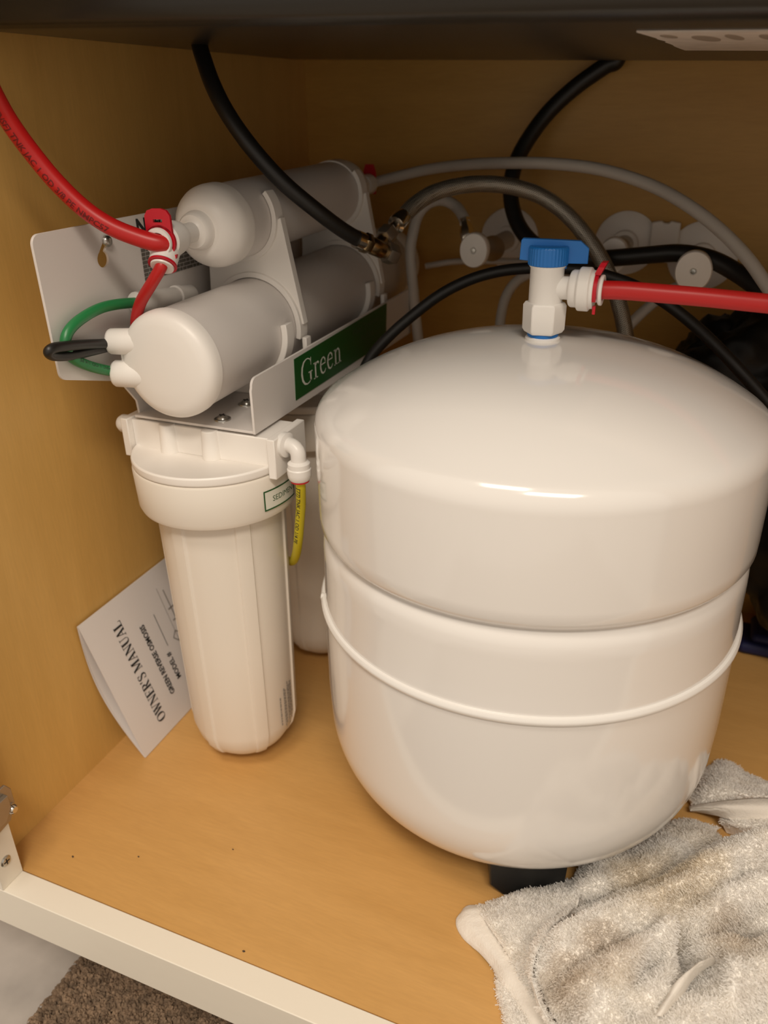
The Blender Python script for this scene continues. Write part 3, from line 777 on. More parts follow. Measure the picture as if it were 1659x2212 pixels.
# tee at the near end of the inline filter
def tee():
    c0 = Vector((0.1035, 0.1560, 0.4172)); d = Vector((0.40, 1.0, 0.03)).normalized()
    # axis from the tube mouth to the filter nozzle
    mouth = Vector((0.1030, 0.1435, 0.4180)); noz = IO - IAX * 0.011
    d = (noz - mouth); L = d.length; d.normalize()
    t = MB()
    t.lathe([(0.0058, 0.0), (0.0082, 0.0), (0.0086, 0.0008), (0.0086, 0.0022), (0.0070, 0.0030), (0.0070, 0.0062), (0.0094, 0.0066), (0.0106, 0.0080), (0.0110, 0.0180), (0.0100, 0.0250), (0.0072, 0.0300), (0.0064, 0.0340), (0.0064, L), (0.0, L), (0.0, 0.002), (0.0058, 0.002), (0.0058, 0.0)], mouth, d, 40)
    m2 = Vector((0.1035, 0.1440, 0.4035)); k = mouth + d * 0.014; d2 = m2 - k; L2 = d2.length
    t.lathe([(0, 0), (0.0085, 0), (0.0090, L2 * 0.35), (0.0084, L2 - 0.0032), (0.0064, L2 - 0.0028), (0.0064, L2 - 0.0014), (0.0072, L2 - 0.0011), (0.0070, L2), (0.0040, L2), (0, L2 - 0.001)], k, d2, 36)
    ob = t.build('tee_fitting', M_WHITE2, wf)
    # red clips
    up = (Vector((0, 0, 1)) - d * d.z).normalized(); side = d.cross(up).normalized()
    pc = mouth + d * 0.0046
    c = MB()
    fn = lambda a, b, q: pc + side * a + up * b + d * q
    c.arcring(fn, 0.0071, 0.0098, math.radians(-50), math.radians(230), -0.0011, 0.0011, 28)
    # tab on top with a slot in it
    c.prism([(-0.0084, 0.0050), (-0.0030, 0.0080), (-0.0030, 0.0190), (-0.0062, 0.0180), (-0.0082, 0.0150)], fn, -0.0011, 0.0011)
    c.prism([(0.0030, 0.0080), (0.0084, 0.0050), (0.0082, 0.0150), (0.0062, 0.0180), (0.0030, 0.0190)], fn, -0.0011, 0.0011)
    c.prism([(-0.0031, 0.0080), (0.0031, 0.0080), (0.0031, 0.0112), (-0.0031, 0.0112)], fn, -0.0011, 0.0011)
    c.prism([(-0.0031, 0.0130), (0.0031, 0.0130), (0.0031, 0.0191), (-0.0031, 0.0191)], fn, -0.0011, 0.0011)
    c.prism([(0.0062, -0.0076), (0.0098, -0.0072), (0.0080, -0.0124), (0.0066, -0.0118)], fn, -0.0011, 0.0011)
    c.build('locking_clip', M_REDC, ob)['label'] = 'red locking clip with a slotted tab'
    dd = d2.normalized(); u2 = dd.orthogonal().normalized(); s2 = dd.cross(u2); p2 = m2 - dd * 0.0021
    MB().arcring(lambda a, b, q: p2 + u2 * a + s2 * b + dd * q, 0.0062, 0.0088, 0, 2 * PI, -0.0006, 0.0006, 28).build('locking_clip', M_REDC, ob)['label'] = 'thin red locking clip'


tee()


# white clips carrying the inline filter on the membrane housing
def clip_near(yc, tag_=''):
    m = (FX + 0.0015, 0.3420 + (yc - 0.1375) * 0.0157); i = (IX, IZ + (yc - 0.223) * 0.024)
    c = MB()
    fm = lambda a, b, d: Vector((m[0] + a, yc + d, m[1] + b))
    fi = lambda a, b, d: Vector((i[0] + a, yc + d, i[1] + b))
    w = 0.0055
    c.arcring(fm, 0.0349, 0.0386, math.radians(-12), math.radians(192), -w, w, 40)
    c.arcring(fi, 0.0262, 0.0296, math.radians(152), math.radians(400), -w, w, 44)
    # web plate between the two rings
    up = [(m[0] + 0.0382 * math.cos(t), m[1] + 0.0382 * math.sin(t)) for t in [math.radians(178 - k * 9.5) for k in range(18)]]
    lo = [(i[0] + 0.0290 * math.cos(t), i[1] + 0.0290 * math.sin(t)) for t in [math.radians(20 - k * 11.0) for k in range(20)]]
    poly = up + [(m[0] + 0.0405, m[1] + 0.0005), (m[0] + 0.0405, m[1] + 0.0045), (i[0] + 0.0315, i[1] + 0.0085)] + lo + [(i[0] - 0.034, m[1] + 0.045), (m[0] - 0.0405, m[1] + 0.010)]
    # keep it as quads: strip between the arcs
    n = 20
    A = [(m[0] + 0.0382 * math.cos(t), m[1] + 0.0382 * math.sin(t)) for t in [math.radians(4 + 172 * k / n) for k in range(n + 1)]]
    B = []
    for k in range(n + 1):
        s_ = k / n
        a0, a1 = 20.0, -205.0
        if s_ <= 0.16:      # straight right-hand edge
            q = s_ / 0.16; B.append(((m[0] + 0.0400) * (1 - q) + (i[0] + 0.0305) * q, (m[1] + 0.0030) * (1 - q) + (i[1] + 0.0060) * q))
        elif s_ >= 0.82:
            q = (s_ - 0.82) / 0.18; B.append(((i[0] - 0.0300) * (1 - q) + (m[0] - 0.0400) * q, (i[1] - 0.0020) * (1 - q) + (m[1] + 0.0030) * q))
        else:
            q = (s_ - 0.16) / 0.66; t = math.radians(12 - q * 204); B.append((i[0] + 0.0292 * math.cos(t), i[1] + 0.0292 * math.sin(t)))
    vs = []; fs = []
    for a, b in zip(A, B):
        vs += [Vector((a[0], yc - 0.0022, a[1])), Vector((b[0], yc - 0.0022, b[1])), Vector((b[0], yc + 0.0042, b[1])), Vector((a[0], yc + 0.0042, a[1]))]
    for k in range(n):
        for j in range(4): fs.append((4 * k + j, 4 * k + 4 + j, 4 * k + 4 + (j + 1) % 4, 4 * k + (j + 1) % 4))
    fs += [(0, 1, 2, 3), (4 * n, 4 * n + 3, 4 * n + 2, 4 * n + 1)]
    c.add(vs, fs)
    c.build('double_clip', M_WHITE, wf, bevel=0.0007, angle=30)
    # lower clip that ties the housing to the bracket
    l = MB()
    l.arcring(fm, 0.0347, 0.0394, math.radians(184), math.radians(372), -w - 0.022, w - 0.022, 40)
    l.box((m[0] - 0.010, yc - 0.0265, ZB + 0.0018), (m[0] + 0.010, yc - 0.0175, m[1] - 0.0345))
    l.box((m[0] + 0.0395, yc - 0.006, ZB + 0.0018), (m[0] + 0.0430, yc + 0.002, m[1] - 0.006))
    l.box((m[0] + 0.010, yc - 0.006, ZB + 0.0018), (m[0] + 0.0430, yc + 0.002, ZB + 0.0045))
    l.build('saddle_clip', M_WHITE, wf, bevel=0.0007, angle=30)


clip_near(0.2560)
clip_near(0.4060)

# flow restrictor lying along the back plate
fr = MB()
a = Vector((0.0625, 0.1640, 0.3752)); b = Vector((0.0625, 0.2290, 0.3690)); d = b - a; L = d.length
fr.lathe([(0, 0), (0.0050, 0), (0.0072, 0.001), (0.0075, 0.004), (0.0075, 0.014), (0.0066, 0.015), (0.0066, L - 0.022), (0.0076, L - 0.021), (0.0076, L - 0.017), (0.0066, L - 0.016), (0.0066, L - 0.003), (0.0048, L), (0, L)], a, d, 32)
fr.build('flow_restrictor', M_WHITE2, wf)

# jumper tubes of the unit
def jumper(name, pts, r, m, label, up=(0, 0, 1)):
    p = Path(pts, 12, up); o = MB().tube(p, r, 18).build(name, m, wf); o['label'] = label
    return o, p


jumper('jumper_tube', [(0.1036, 0.1445, 0.4060), (0.1030, 0.1430, 0.4030), (0.0950, 0.1431, 0.3938), (0.0803, 0.1475, 0.3797), (0.0700, 0.1530, 0.3657), (0.0640, 0.1600, 0.3560)], 0.0037, M_RED, 'short red tube down from the tee')
gt, gp = jumper('jumper_tube', [(0.0620, 0.1409, 0.3345), (0.0575, 0.1325, 0.3375), (0.0562, 0.1175, 0.3448), (0.0558, 0.1055, 0.3533), (0.0558, 0.1025, 0.3619), (0.0560, 0.1063, 0.3687), (0.0568, 0.1165, 0.3738), (0.0585, 0.1326, 0.3774), (0.0605, 0.1474, 0.3775), (0.0625, 0.1660, 0.3752)], 0.0034, M_GREEN, 'green looped tube')
tube_text(gp, 0.0034, 'NMPC 1 OD 1/4 PE', 0.0032, 0.006, (0.5, -0.6, 0.6), M_INK, gt, 1.2)
jumper('jumper_tube', [(0.0640, 0.1440, 0.3550), (0.0600, 0.1326, 0.3556), (0.0600, 0.1150, 0.3594), (0.0612, 0.0965, 0.3630), (0.0612, 0.0868, 0.3643), (0.0600, 0.0838, 0.3625), (0.0575, 0.0896, 0.3585), (0.0572, 0.1031, 0.3552), (0.0572, 0.1234, 0.3530), (0.0575, 0.1500, 0.3510)], 0.0031, M_BLACK, 'black looped tube')
yt, yp = jumper('jumper_tube', [(CX + 0.0750, CY + -0.0123, 0.2690), (CX + 0.0752, CY + -0.0123, 0.2600), (CX + 0.0710, CY + -0.0060, 0.2430), (CX + 0.0655, CY + 0.0000, 0.2240), (CX + 0.0600, CY + 0.0058, 0.2060), (CX + 0.0525, CY + 0.0148, 0.1890), (CX + 0.0435, CY + 0.0247, 0.1750), (CX + 0.0330, CY + 0.0355, 0.1670), (CX + 0.0217, CY + 0.0450, 0.1630), (CX + 0.0050, CY + 0.0550, 0.1650)], 0.0034, M_YELLOW, 'yellow tube from the elbow', up=(0.3, -0.8, 0))
tube_text(yp, 0.0034, '[77] TNK JAC 1 OD 1/4 PE', 0.0042, 0.009, (0.07, -0.83, 0.42), M_INK, yt, 1.25, bold=0.00006)


# ------------------------------------------------------------------ long tubes and hoses
def run(name, pts, r, m, label, cat='tube', up=(0, 0, 1), seg=20, per=12, group=None):
    p = Path(pts, per, up); o = MB().tube(p, r, seg).build(name, m)
    tag(o, label, cat, group)
    return o, p


# red tube from the tee up and out past the sink
rt, rp = run('red_tube', [(0.1065, 0.1480, 0.4176), (0.1030, 0.1435, 0.4180), (0.0945, 0.1389, 0.4209), (0.0805, 0.1312, 0.4280), (0.0673, 0.1253, 0.4386), (0.0552, 0.1197, 0.4535), (0.0468, 0.1146, 0.4684), (0.0433, 0.1080, 0.4815), (0.0429, 0.1017, 0.4926), (0.0483, 0.0890, 0.5097), (0.0566, 0.0778, 0.5273), (0.0660, 0.0700, 0.5480), (0.0750, 0.0660, 0.5750)],
             0.0053, M_RED, 'red plastic tube with black print curving up beside the left cabinet wall', up=(0.3, -0.7, -0.4))
tube_text(rp, 0.0053, '[NSF] TNK JAC 1 OD 3/8 PE NMPC57', 0.0050, 0.118, (0.27, -0.91, -0.28), M_REDINK, rt, 1.05, bold=0.00012, rev=True)
# red tube from the tank valve to the right
run('red_tube', [(TX + 0.024, TY, 0.3935), (TX + 0.034, TY + 0.0003, 0.3937), (0.3720, 0.2105, 0.3938), (0.3927, 0.2125, 0.3930), (0.4129, 0.2140, 0.3922), (0.4327, 0.2140, 0.3914), (0.4571, 0.2120, 0.3908), (0.4900, 0.2060, 0.3905), (0.54, 0.196, 0.388), (0.60, 0.186, 0.375)], 0.0052, M_RED, 'red plastic tube running right from the tank valve', seg=24)
# left black hose from the sink to the brass tee
run('black_hose', [(0.0600, 0.2740, 0.5297), (0.0652, 0.2685, 0.5230), (0.0790, 0.2569, 0.5042), (0.0926, 0.2523, 0.4852), (0.1088, 0.2538, 0.4641), (0.1259, 0.2618, 0.4431), (0.1418, 0.2768, 0.4246), (0.1545, 0.2953, 0.4085), (0.1642, 0.3108, 0.3982)], 0.0057, M_BLACK, 'black faucet hose hanging from the sink down to the brass tee', 'hose')
# brass tee
def brass_tee():
    root = empty('brass_tee', (0.1705, 0.3227, 0.3928), 'brass tee fitting joining the black hose and the braided steel hose', 'fitting')
    a = Vector((0.1625, 0.3085, 0.3995)); b = Vector((0.1800, 0.3370, 0.3850)); d = b - a; L = d.length
    MB().lathe([(0, -0.004), (0.0068, -0.004), (0.0068, 0.003), (0, 0.003)], a, d, 28).build('ferrule', M_CHROME, root)
    t = MB()
    t.lathe([(0, 0.002), (0.0070, 0.002), (0.0078, 0.003), (0.0078, 0.0085), (0.0070, 0.0095), (0, 0.0095)], a, d, 6)
    t.lathe([(0, 0.009), (0.0056, 0.009), (0.0066, 0.012), (0.0066, 0.022), (0.0052, 0.024), (0.0052, 0.027), (0, 0.027)], a, d, 28)
    t.build('tee_body', M_BRASS, root)
    MB().lathe([(0, 0.026), (0.0080, 0.026), (0.0084, 0.0275), (0.0084, 0.0340), (0.0075, 0.036), (0, 0.036)], a, d, 6).build('hex_nut', M_NICKEL, root)
    c0 = a + d.normalized() * 0.016; c1 = Vector((0.1755, 0.3600, 0.4095)); e = c1 - c0; Le = e.length
    s = MB()
    s.lathe([(0, 0.004), (0.0050, 0.004), (0.0050, 0.014), (0, 0.014)], c0, e, 28)
    s.build('branch', M_BRASS, root)
    MB().lathe([(0, 0.012), (0.0072, 0.012), (0.0078, 0.0135), (0.0078, 0.0225), (0.0066, 0.0245), (0, 0.0245)], c0, e, 6).build('hex_nut', M_NICKEL, root)
    MB().lathe([(0, 0.024), (0.0042, 0.024), (0.0042, Le - 0.010), (0.0070, Le - 0.009), (0.0074, Le - 0.007), (0.0074, Le + 0.003), (0.0064, Le + 0.005), (0, Le + 0.005)], c0, e, 28).build('ferrule', M_CHROME, root)


brass_tee()
# braided steel hose: dark core with woven strands around it
bpts = [(0.1759, 0.3614, 0.4102), (0.1802, 0.3739, 0.4176), (0.1900, 0.3889, 0.4257), (0.2047, 0.4037, 0.4304), (0.2237, 0.4187, 0.4320), (0.2464, 0.4294, 0.4294), (0.2685, 0.4362, 0.4225), (0.2884, 0.4372, 0.4110), (0.3067, 0.4342, 0.3956), (0.3224, 0.4293, 0.3787), (0.3353, 0.4234, 0.3601), (0.3449, 0.4174, 0.3413), (0.3521, 0.4135, 0.3218), (0.3577, 0.4091, 0.2982), (0.3613, 0.4061, 0.2674), (0.3650, 0.4000, 0.2200)]
bh, bp_ = run('braided_hose', bpts, 0.0060, M_BRAIDB, 'braided stainless steel hose arching behind the tank valve', 'hose')
wv = MB()
Lb = bp_.len[-1]
pitch = 0.024; nst = 14
for hand in (1, -1):
    for j in range(nst):
        pts = []; n = int(Lb / 0.0009)
        for k in range(n + 1):
            d = Lb * k / n
            p, t, nn, bb = bp_.at(d)
            ph = hand * 2 * PI * d / pitch + 2 * PI * j / nst
            rr = 0.00625 + hand * 0.00030 * math.cos(2 * PI * d / pitch * nst * 1.0)
            wdt = 0.00105
            q = p + (nn * math.cos(ph) + bb * math.sin(ph)) * rr
            ct = (bb * math.cos(ph) - nn * math.sin(ph)) * hand
            sd_ = (t * 0.85 - ct * 0.50).normalized() if False else (ct * 0.55 - t * 0.83)
            sd_ = t.cross((nn * math.cos(ph) + bb * math.sin(ph))) * 1.0
            pts.append((q - sd_ * wdt * 0.62, q + sd_ * wdt * 0.62, q + (nn * math.cos(ph) + bb * math.sin(ph)) * 0.00022))
        vs = []; fs = []
        for a, b, c in pts: vs += [a, c, b]
        for k in range(len(pts) - 1):
            fs += [(3 * k, 3 * k + 1, 3 * k + 4, 3 * k + 3), (3 * k + 1, 3 * k + 2, 3 * k + 5, 3 * k + 4)]
        wv.add(vs, fs)
tag(wv.build('braid', M_BRAID, bh, angle=80), kind='stuff')
# grey-white arch from the rear of the inline filter to the right
e_ = IO + IAX * 0.272
run('grey_tube', [tuple(e_), tuple(e_ + IAX * 0.014), (0.1080, 0.4990, 0.4285), (0.1480, 0.5000, 0.4370), (0.1911, 0.4850, 0.4425), (0.2339, 0.4680, 0.4450), (0.2752, 0.4598, 0.4451), (0.3151, 0.4505, 0.4415), (0.3539, 0.4377, 0.4323), (0.3845, 0.4199, 0.4204), (0.4106, 0.4026, 0.4059), (0.4328, 0.3848, 0.3895), (0.4476, 0.3699, 0.3750), (0.4622, 0.3531, 0.3594), (0.4737, 0.3363, 0.3418), (0.4900, 0.3200, 0.3200)], 0.0048, M_GREY, 'grey white tube arching from the inline filter over the braided hose')
# right black hose
run('black_hose', [(0.3120, 0.5265, 0.5650), (0.3085, 0.5265, 0.5253), (0.2984, 0.5260, 0.5187), (0.2745, 0.5240, 0.5030), (0.2534, 0.5180, 0.4834), (0.2387, 0.5080, 0.4614), (0.2313, 0.4980, 0.4422), (0.2302, 0.4900, 0.4236), (0.2355, 0.4820, 0.4049), (0.2474, 0.4720, 0.3888), (0.2659, 0.4620, 0.3771), (0.2905, 0.4530, 0.3726), (0.3131, 0.4480, 0.3721), (0.3344, 0.4445, 0.3744), (0.3602, 0.4420, 0.3782), (0.3853, 0.4380, 0.3814), (0.4087, 0.4300, 0.3791), (0.4287, 0.4200, 0.3719), (0.4466, 0.4050, 0.3633), (0.4644, 0.3860, 0.3509), (0.4786, 0.3600, 0.3363)], 0.0070, M_BLACK, 'thick black hose curving down the back wall behind the tank valve', 'hose', up=(0, -1, 0))
# thin black tube over the tank
run('black_tube', [(0.1640, 0.2960, 0.2600), (0.1661, 0.2900, 0.2918), (0.1724, 0.2870, 0.3061), (0.1791, 0.2898, 0.3186), (0.1925, 0.2953, 0.3340), (0.2076, 0.3033, 0.3482), (0.2253, 0.3125, 0.3624), (0.2441, 0.3211, 0.3725), (0.2634, 0.3277, 0.3786), (0.2830, 0.3327, 0.3814), (0.3027, 0.3366, 0.3821), (0.3224, 0.3397, 0.3814), (0.3423, 0.3414, 0.3779), (0.3608, 0.3416, 0.3727), (0.3812, 0.3396, 0.3643), (0.4020, 0.3358, 0.3522), (0.4230, 0.3273, 0.3380), (0.4421, 0.3188, 0.3231), (0.4558, 0.3103, 0.3123), (0.4693, 0.2998, 0.3003), (0.4803, 0.2904, 0.2854), (0.4950, 0.2780, 0.2600)], 0.0042, M_BLACK, 'thin glossy black tube arching over the tank behind its valve')

# ------------------------------------------------------------------ shut-off valves on the back wall
YB = CD
def stop_valve(x, z, hx, hy, hz, r_esc, label, stub_r=0.0085, body_y=0.47, hw=0.0125, hh=0.0155, tube=None):
    root = empty('shutoff_valve', (x, YB, z), label, 'valve', None)
    MB().lathe([(0, 0), (r_esc, 0.0), (r_esc, 0.0012), (r_esc * 0.9, 0.0030), (r_esc * 0.62, 0.0042), (0.0125, 0.0058), (0.0120, 0.0120), (0, 0.0120)], (x, YB - 0.0002, z), (0, -1, 0), 56).build('escutcheon', M_WHITE, root)
    MB().lathe([(0, 0.010), (stub_r, 0.010), (stub_r, YB - body_y), (0, YB - body_y)], (x, YB, z), (0, -1, 0), 32).build('stub_pipe', M_GREY, root)
    a = Vector((x, body_y + 0.004, z)); b = Vector((hx, hy + 0.010, hz)); d = b - a; L = d.length
    v = MB().lathe([(0, -0.012), (0.0110, -0.012), (0.0115, -0.008), (0.0095, -0.002), (0.0070, L * 0.4), (0.0072, L * 0.42), (0.0072, L * 0.75), (0.0055, L * 0.8), (0.0055, L), (0, L)], a, d, 28)
    v.build('valve_body', M_NICKEL, root)
    h = MB()
    def oval(t, r, hgt): return r * math.sqrt((hw * math.cos(t)) ** 2 + (hh * math.sin(t)) ** 2) / hw if r > 0.004 else r
    h.lathe([(0, 0.0), (hw * 0.94, 0.0), (hw, 0.0012), (hw, 0.0080), (hw * 0.94, 0.0095), (0.0028, 0.0098), (0.0024, 0.0088), (0, 0.0088)], (hx, hy + 0.0098, hz), (0, -1, 0), 56, rfun=oval, ref=(1, 0, 0))
    hd = h.build('oval_handle', M_WHITE, root)
    MB().lathe([(0, 0.0089), (0.0022, 0.0089), (0.0018, 0.0097), (0, 0.0099)], (hx, hy + 0.0098, hz), (0, -1, 0), 16).build('handle_screw', M_SCREW, hd)
    return root


v1 = stop_valve(0.2180, 0.3725, 0.2187, 0.4180, 0.3787, 0.0285, 'white wall stop valve with an oval handle, left of the tank valve', hw=0.0125, hh=0.0145)
MB().lathe([(0, 0), (0.0058, 0), (0.0064, 0.002), (0.0064, 0.010), (0.0050, 0.013), (0.0050, 0.020), (0, 0.020)], (0.2065, 0.4430, 0.3830), (-0.28, 0.30, 0.85), 6).build('compression_nut', M_CHROME, v1)
v2 = stop_valve(0.3295, 0.3725, 0.3300, 0.4580, 0.3735, 0.0285, 'white wall stop valve half hidden behind the braided hose', body_y=0.485, hw=0.0120, hh=0.0150)
v3 = stop_valve(0.3985, 0.3640, 0.3977, 0.4170, 0.3711, 0.0305, 'white wall stop valve with an oval handle, above the red tube at the right', hw=0.0140, hh=0.0155)
# small white pipe bracket between the two right-hand flanges
wb = MB()
wb.prism([(-0.0125, -0.018), (0.0125, -0.018), (0.0125, 0.017), (0.004, 0.0185), (0.002, 0.0165), (-0.002, 0.0165), (-0.004, 0.0185), (-0.0125, 0.017)], lambda a, b, d: Vector((0.3640 + a, YB - d, 0.3755 + b)), 0.0002, 0.0085)
tag(wb.build('pipe_bracket', M_WHITE, bevel=0.001), 'small white pipe bracket fixed between two wall flanges', 'bracket')
# supply tubes
run('supply_tube', [(0.2020, 0.4478, 0.3965), (0.1985, 0.4530, 0.4010), (0.1877, 0.4637, 0.4090), (0.1735, 0.4665, 0.4139), (0.1607, 0.4653, 0.4106), (0.1527, 0.4604, 0.4010), (0.1504, 0.4545, 0.3875), (0.1492, 0.4500, 0.3720), (0.1515, 0.4480, 0.3487), (0.1560, 0.4470, 0.3093), (0.1650, 0.4400, 0.2600)], 0.0050, M_GREY, 'grey supply tube looping from the left stop valve under the braided hose')
run('supply_tube', [(0.2920, 0.5010, 0.3500), (0.2679, 0.4960, 0.3532), (0.2547, 0.4860, 0.3508), (0.2442, 0.4750, 0.3446), (0.2383, 0.4650, 0.3342), (0.2367, 0.4560, 0.3210), (0.2378, 0.4470, 0.3041), (0.2420, 0.4350, 0.2739), (0.2480, 0.4280, 0.2300)], 0.0046, M_GREY, 'grey supply tube bending down behind the left side of the tank valve')
run('supply_tube', [(0.1440, 0.5050, 0.3480), (0.1663, 0.5110, 0.3520), (0.1855, 0.5180, 0.3530), (0.2092, 0.5240, 0.3530), (0.2331, 0.5280, 0.3535), (0.2600, 0.5300, 0.3560)], 0.0030, M_GREY, 'thin grey tube running level along the back wall')
run('supply_tube', [(0.3950, 0.4640, 0.3560), (0.3880, 0.4760, 0.3500), (0.3764, 0.4774, 0.3423), (0.3663, 0.4742, 0.3331), (0.3532, 0.4669, 0.3188), (0.3439, 0.4609, 0.3038), (0.3390, 0.4543, 0.2842), (0.3390, 0.4480, 0.2400)], 0.0046, M_GREY, 'grey supply tube slanting down from the right stop valve behind the tank')


# ------------------------------------------------------------------ dark things behind the tank
def blob(name, parts, m, label, cat, seed, amp, freq):
    bm = bmesh.new()
    for c, s in parts:
        r = bmesh.ops.create_icosphere(bm, subdivisions=5, radius=1.0)
        for v in r['verts']:
            p = v.co.copy()
            q = Vector((p.x * s[0], p.y * s[1], p.z * s[2]))
            k = noise.noise(q * freq + Vector((seed, 0, 0))) + 0.5 * abs(noise.noise(q * freq * 2.3 + Vector((0, seed, 0)))) + 0.25 * abs(noise.noise(q * freq * 5 + Vector((0, 0, seed))))
            q += p * (amp * k)
            v.co = Vector(c) + q
            v.co.z = max(v.co.z, 0.001)
    me = bpy.data.meshes.new(name); bm.to_mesh(me); bm.free(); me.materials.append(m)
    me.polygons.foreach_set('use_smooth', [True] * len(me.polygons))
    o = bpy.data.objects.new(name, me); COL.objects.link(o); tag(o, label, cat)
    return o


blob('trash_bag', [((0.5800, 0.4520, 0.165), (0.120, 0.055, 0.135)), ((0.4300, 0.4680, 0.258), (0.052, 0.040, 0.058)), ((0.4700, 0.4580, 0.258), (0.088, 0.045, 0.076)), ((0.5650, 0.45, 0.285), (0.11, 0.055, 0.055))], M_BAG, 'crumpled black plastic bag in the dark corner behind the tank', 'bag', 3.7, 0.022, 26)
nv = MB()
nv.box((0.490, 0.462, 0.0005), (0.620, 0.506, 0.013)); nv.box((0.500, 0.466, 0.0125), (0.625, 0.508, 0.022))
no = nv.build('folded_cloth', M_NAVY, bevel=0.005)
tag(no, 'dark navy folded cloth on the cabinet floor under the black bag', 'cloth')

# ------------------------------------------------------------------ owner's manual leaning on the wall
def manual():
    B0 = Vector((0.0335, 0.1255, 0.0006)); T0 = Vector((0.0045, 0.1125, 0.1340)); B1 = Vector((0.0310, 0.3300, 0.0006))
    side = (B0 - B1).normalized(); up = (T0 - B0); Lu = up.length
    e_y = (B1 - B0).normalized(); e_u = (up - e_y * up.dot(e_y)).normalized()
    nrm = e_y.cross(e_u).normalized()
    if nrm.x < 0: nrm = -nrm
    Wd, Hh = 0.1375, 0.2050
    skew = up.dot(e_y) / Lu
    def P(u, v, bulge, off):      # u: 0 floor edge .. 1 wall edge; v: metres from the near edge
        return B0 + e_u * (Wd * u) + e_y * (v - 0.013 * u) - nrm * (bulge * math.sin(PI * min(1, u)) ** 1.0) - nrm * off

    def sheet(bf, off0, off1, nu=18, nv_=6):
        mb = MB(); vs = []; fs = []
        for o_ in (off0, off1):
            for i in range(nu + 1):
                for j in range(nv_ + 1):
                    u = i / nu; v = Hh * j / nv_
                    p = P(u, v, bf(u, j / nv_), o_)
                    p.x = max(p.x, 0.0008 + o_ * 0.5); p.z = max(p.z, 0.0004)
                    vs.append(p)
        n1 = (nu + 1) * (nv_ + 1)
        for i in range(nu):
            for j in range(nv_):
                a = i * (nv_ + 1) + j
                fs += [(a, a + 1, a + nv_ + 2, a + nv_ + 1), (n1 + a, n1 + a + nv_ + 1, n1 + a + nv_ + 2, n1 + a + 1)]
        rim = [i * (nv_ + 1) for i in range(nu + 1)] + [nu * (nv_ + 1) + j for j in range(1, nv_ + 1)] + [i * (nv_ + 1) + nv_ for i in range(nu - 1, -1, -1)] + [j for j in range(nv_ - 1, 0, -1)]
        for a, b in zip(rim, rim[1:] + rim[:1]): fs.append((a, b, n1 + b, n1 + a))
        return mb.add(vs, fs)
    root = empty('owners_manual', tuple(B0), 'white owner\'s manual booklet leaning on the left wall behind the front filter canister', 'booklet')
    cov = sheet(lambda u, v: 0.0, 0.0, 0.0003).build('front_cover', M_PAPER, root, smooth=False)
    sheet(lambda u, v: 0.0105 * (1 - 0.5 * v), 0.0004, 0.0008).build('inner_pages', M_PAPER, root)
    sheet(lambda u, v: 0.0125 * (1 - 0.5 * v), 0.0010, 0.0014).build('back_cover', M_PAPER, root)
    t = MB()
    # text runs from the floor edge to the wall edge; lines step away from the near edge
    def f(u0, v0): return lambda a, b: B0 + e_u * (u0 + a) + e_y * (v0 - b - 0.013 * (u0 + a) / Wd) + nrm * 0.0004
    serif_word(t, "OWNER'S MANUAL", 0.0, f(0.0150, 0.0380), 0.0100, 0)
    put_text(t, 'GREEN REVERSE OSMOSIS', 0.0078, f(0.0270, 0.0585), 0, bold=0.00020, sx=0.83)
    put_text(t, 'MODEL #', 0.0078, f(0.0340, 0.0725), 0, bold=0.00015, sx=0.86)
    q = f(0.0680, 0.0735); t.add([q(0, 0), q(0.034, 0), q(0.034, 0.0006), q(0, 0.0006)], [(0, 1, 2, 3)], 0)
    # faint drawing of a tap and piping
    def stroke(pts, w, mi):
        for (a, b), (c, d) in zip(pts, pts[1:]):
            dx, dy = c - a, d - b; L = math.hypot(dx, dy) or 1; nx, ny = -dy / L * w / 2, dx / L * w / 2
            g = f(0, 0); t.add([g(a + nx, -b + -ny), g(c + nx, -d - ny), g(c - nx, -d + ny), g(a - nx, -b + ny)], [(0, 1, 2, 3)], mi)
    stroke([(0.030, 0.088), (0.120, 0.0880)], 0.0005, 1)
    stroke([(0.050, 0.096), (0.115, 0.0945)], 0.0012, 1)
    stroke([(0.046, 0.086), (0.052, 0.094), (0.048, 0.102), (0.040, 0.098), (0.046, 0.086)], 0.0022, 1)
    stroke([(0.070, 0.083), (0.075, 0.088), (0.070, 0.093), (0.064, 0.088), (0.070, 0.083)], 0.0010, 1)
    stroke([(0.084, 0.091), (0.084, 0.099), (0.096, 0.099), (0.096, 0.091)], 0.0014, 1)
    t.build('cover_print', [M_INK, M_GINK], cov, smooth=False)


manual()

# ------------------------------------------------------------------ hinge at the left stile
hg = empty('cabinet_hinge', (XS, 0.0, 0.060), 'metal cabinet hinge on the white stile at the left edge', 'hinge')
h = MB()
h.prism([(-0.0175, 0.0470), (0.0005, 0.0500), (0.0072, 0.0600), (0.0072, 0.0735), (0.0035, 0.0800), (-0.0175, 0.0800)], lambda y, z, d: Vector((XS + d, y, z)), 0.0002, 0.0022)
h.prism([(-0.0180, 0.0555), (-0.0050, 0.0555), (0.0010, 0.0640), (0.0010, 0.0745), (-0.0180, 0.0745)], lambda y, z, d: Vector((XS + d, y, z)), 0.0020, 0.0060)
h.build('mounting_plate', M_NICKEL, hg, bevel=0.0006)
MB().lathe([(0, 0.0064), (0.0022, 0.0062), (0.0036, 0.0046), (0.0040, 0.0024), (0.0040, 0.0018), (0, 0.0018)], (XS, 0.0030, 0.0590), (1, 0, 0), 24).build('screw', M_CHROME, hg)
MB().box((XS + 0.0015, -0.034, 0.0560), (XS + 0.0095, -0.0185, 0.0740)).build('hinge_arm', M_CHROME, hg, bevel=0.0012)

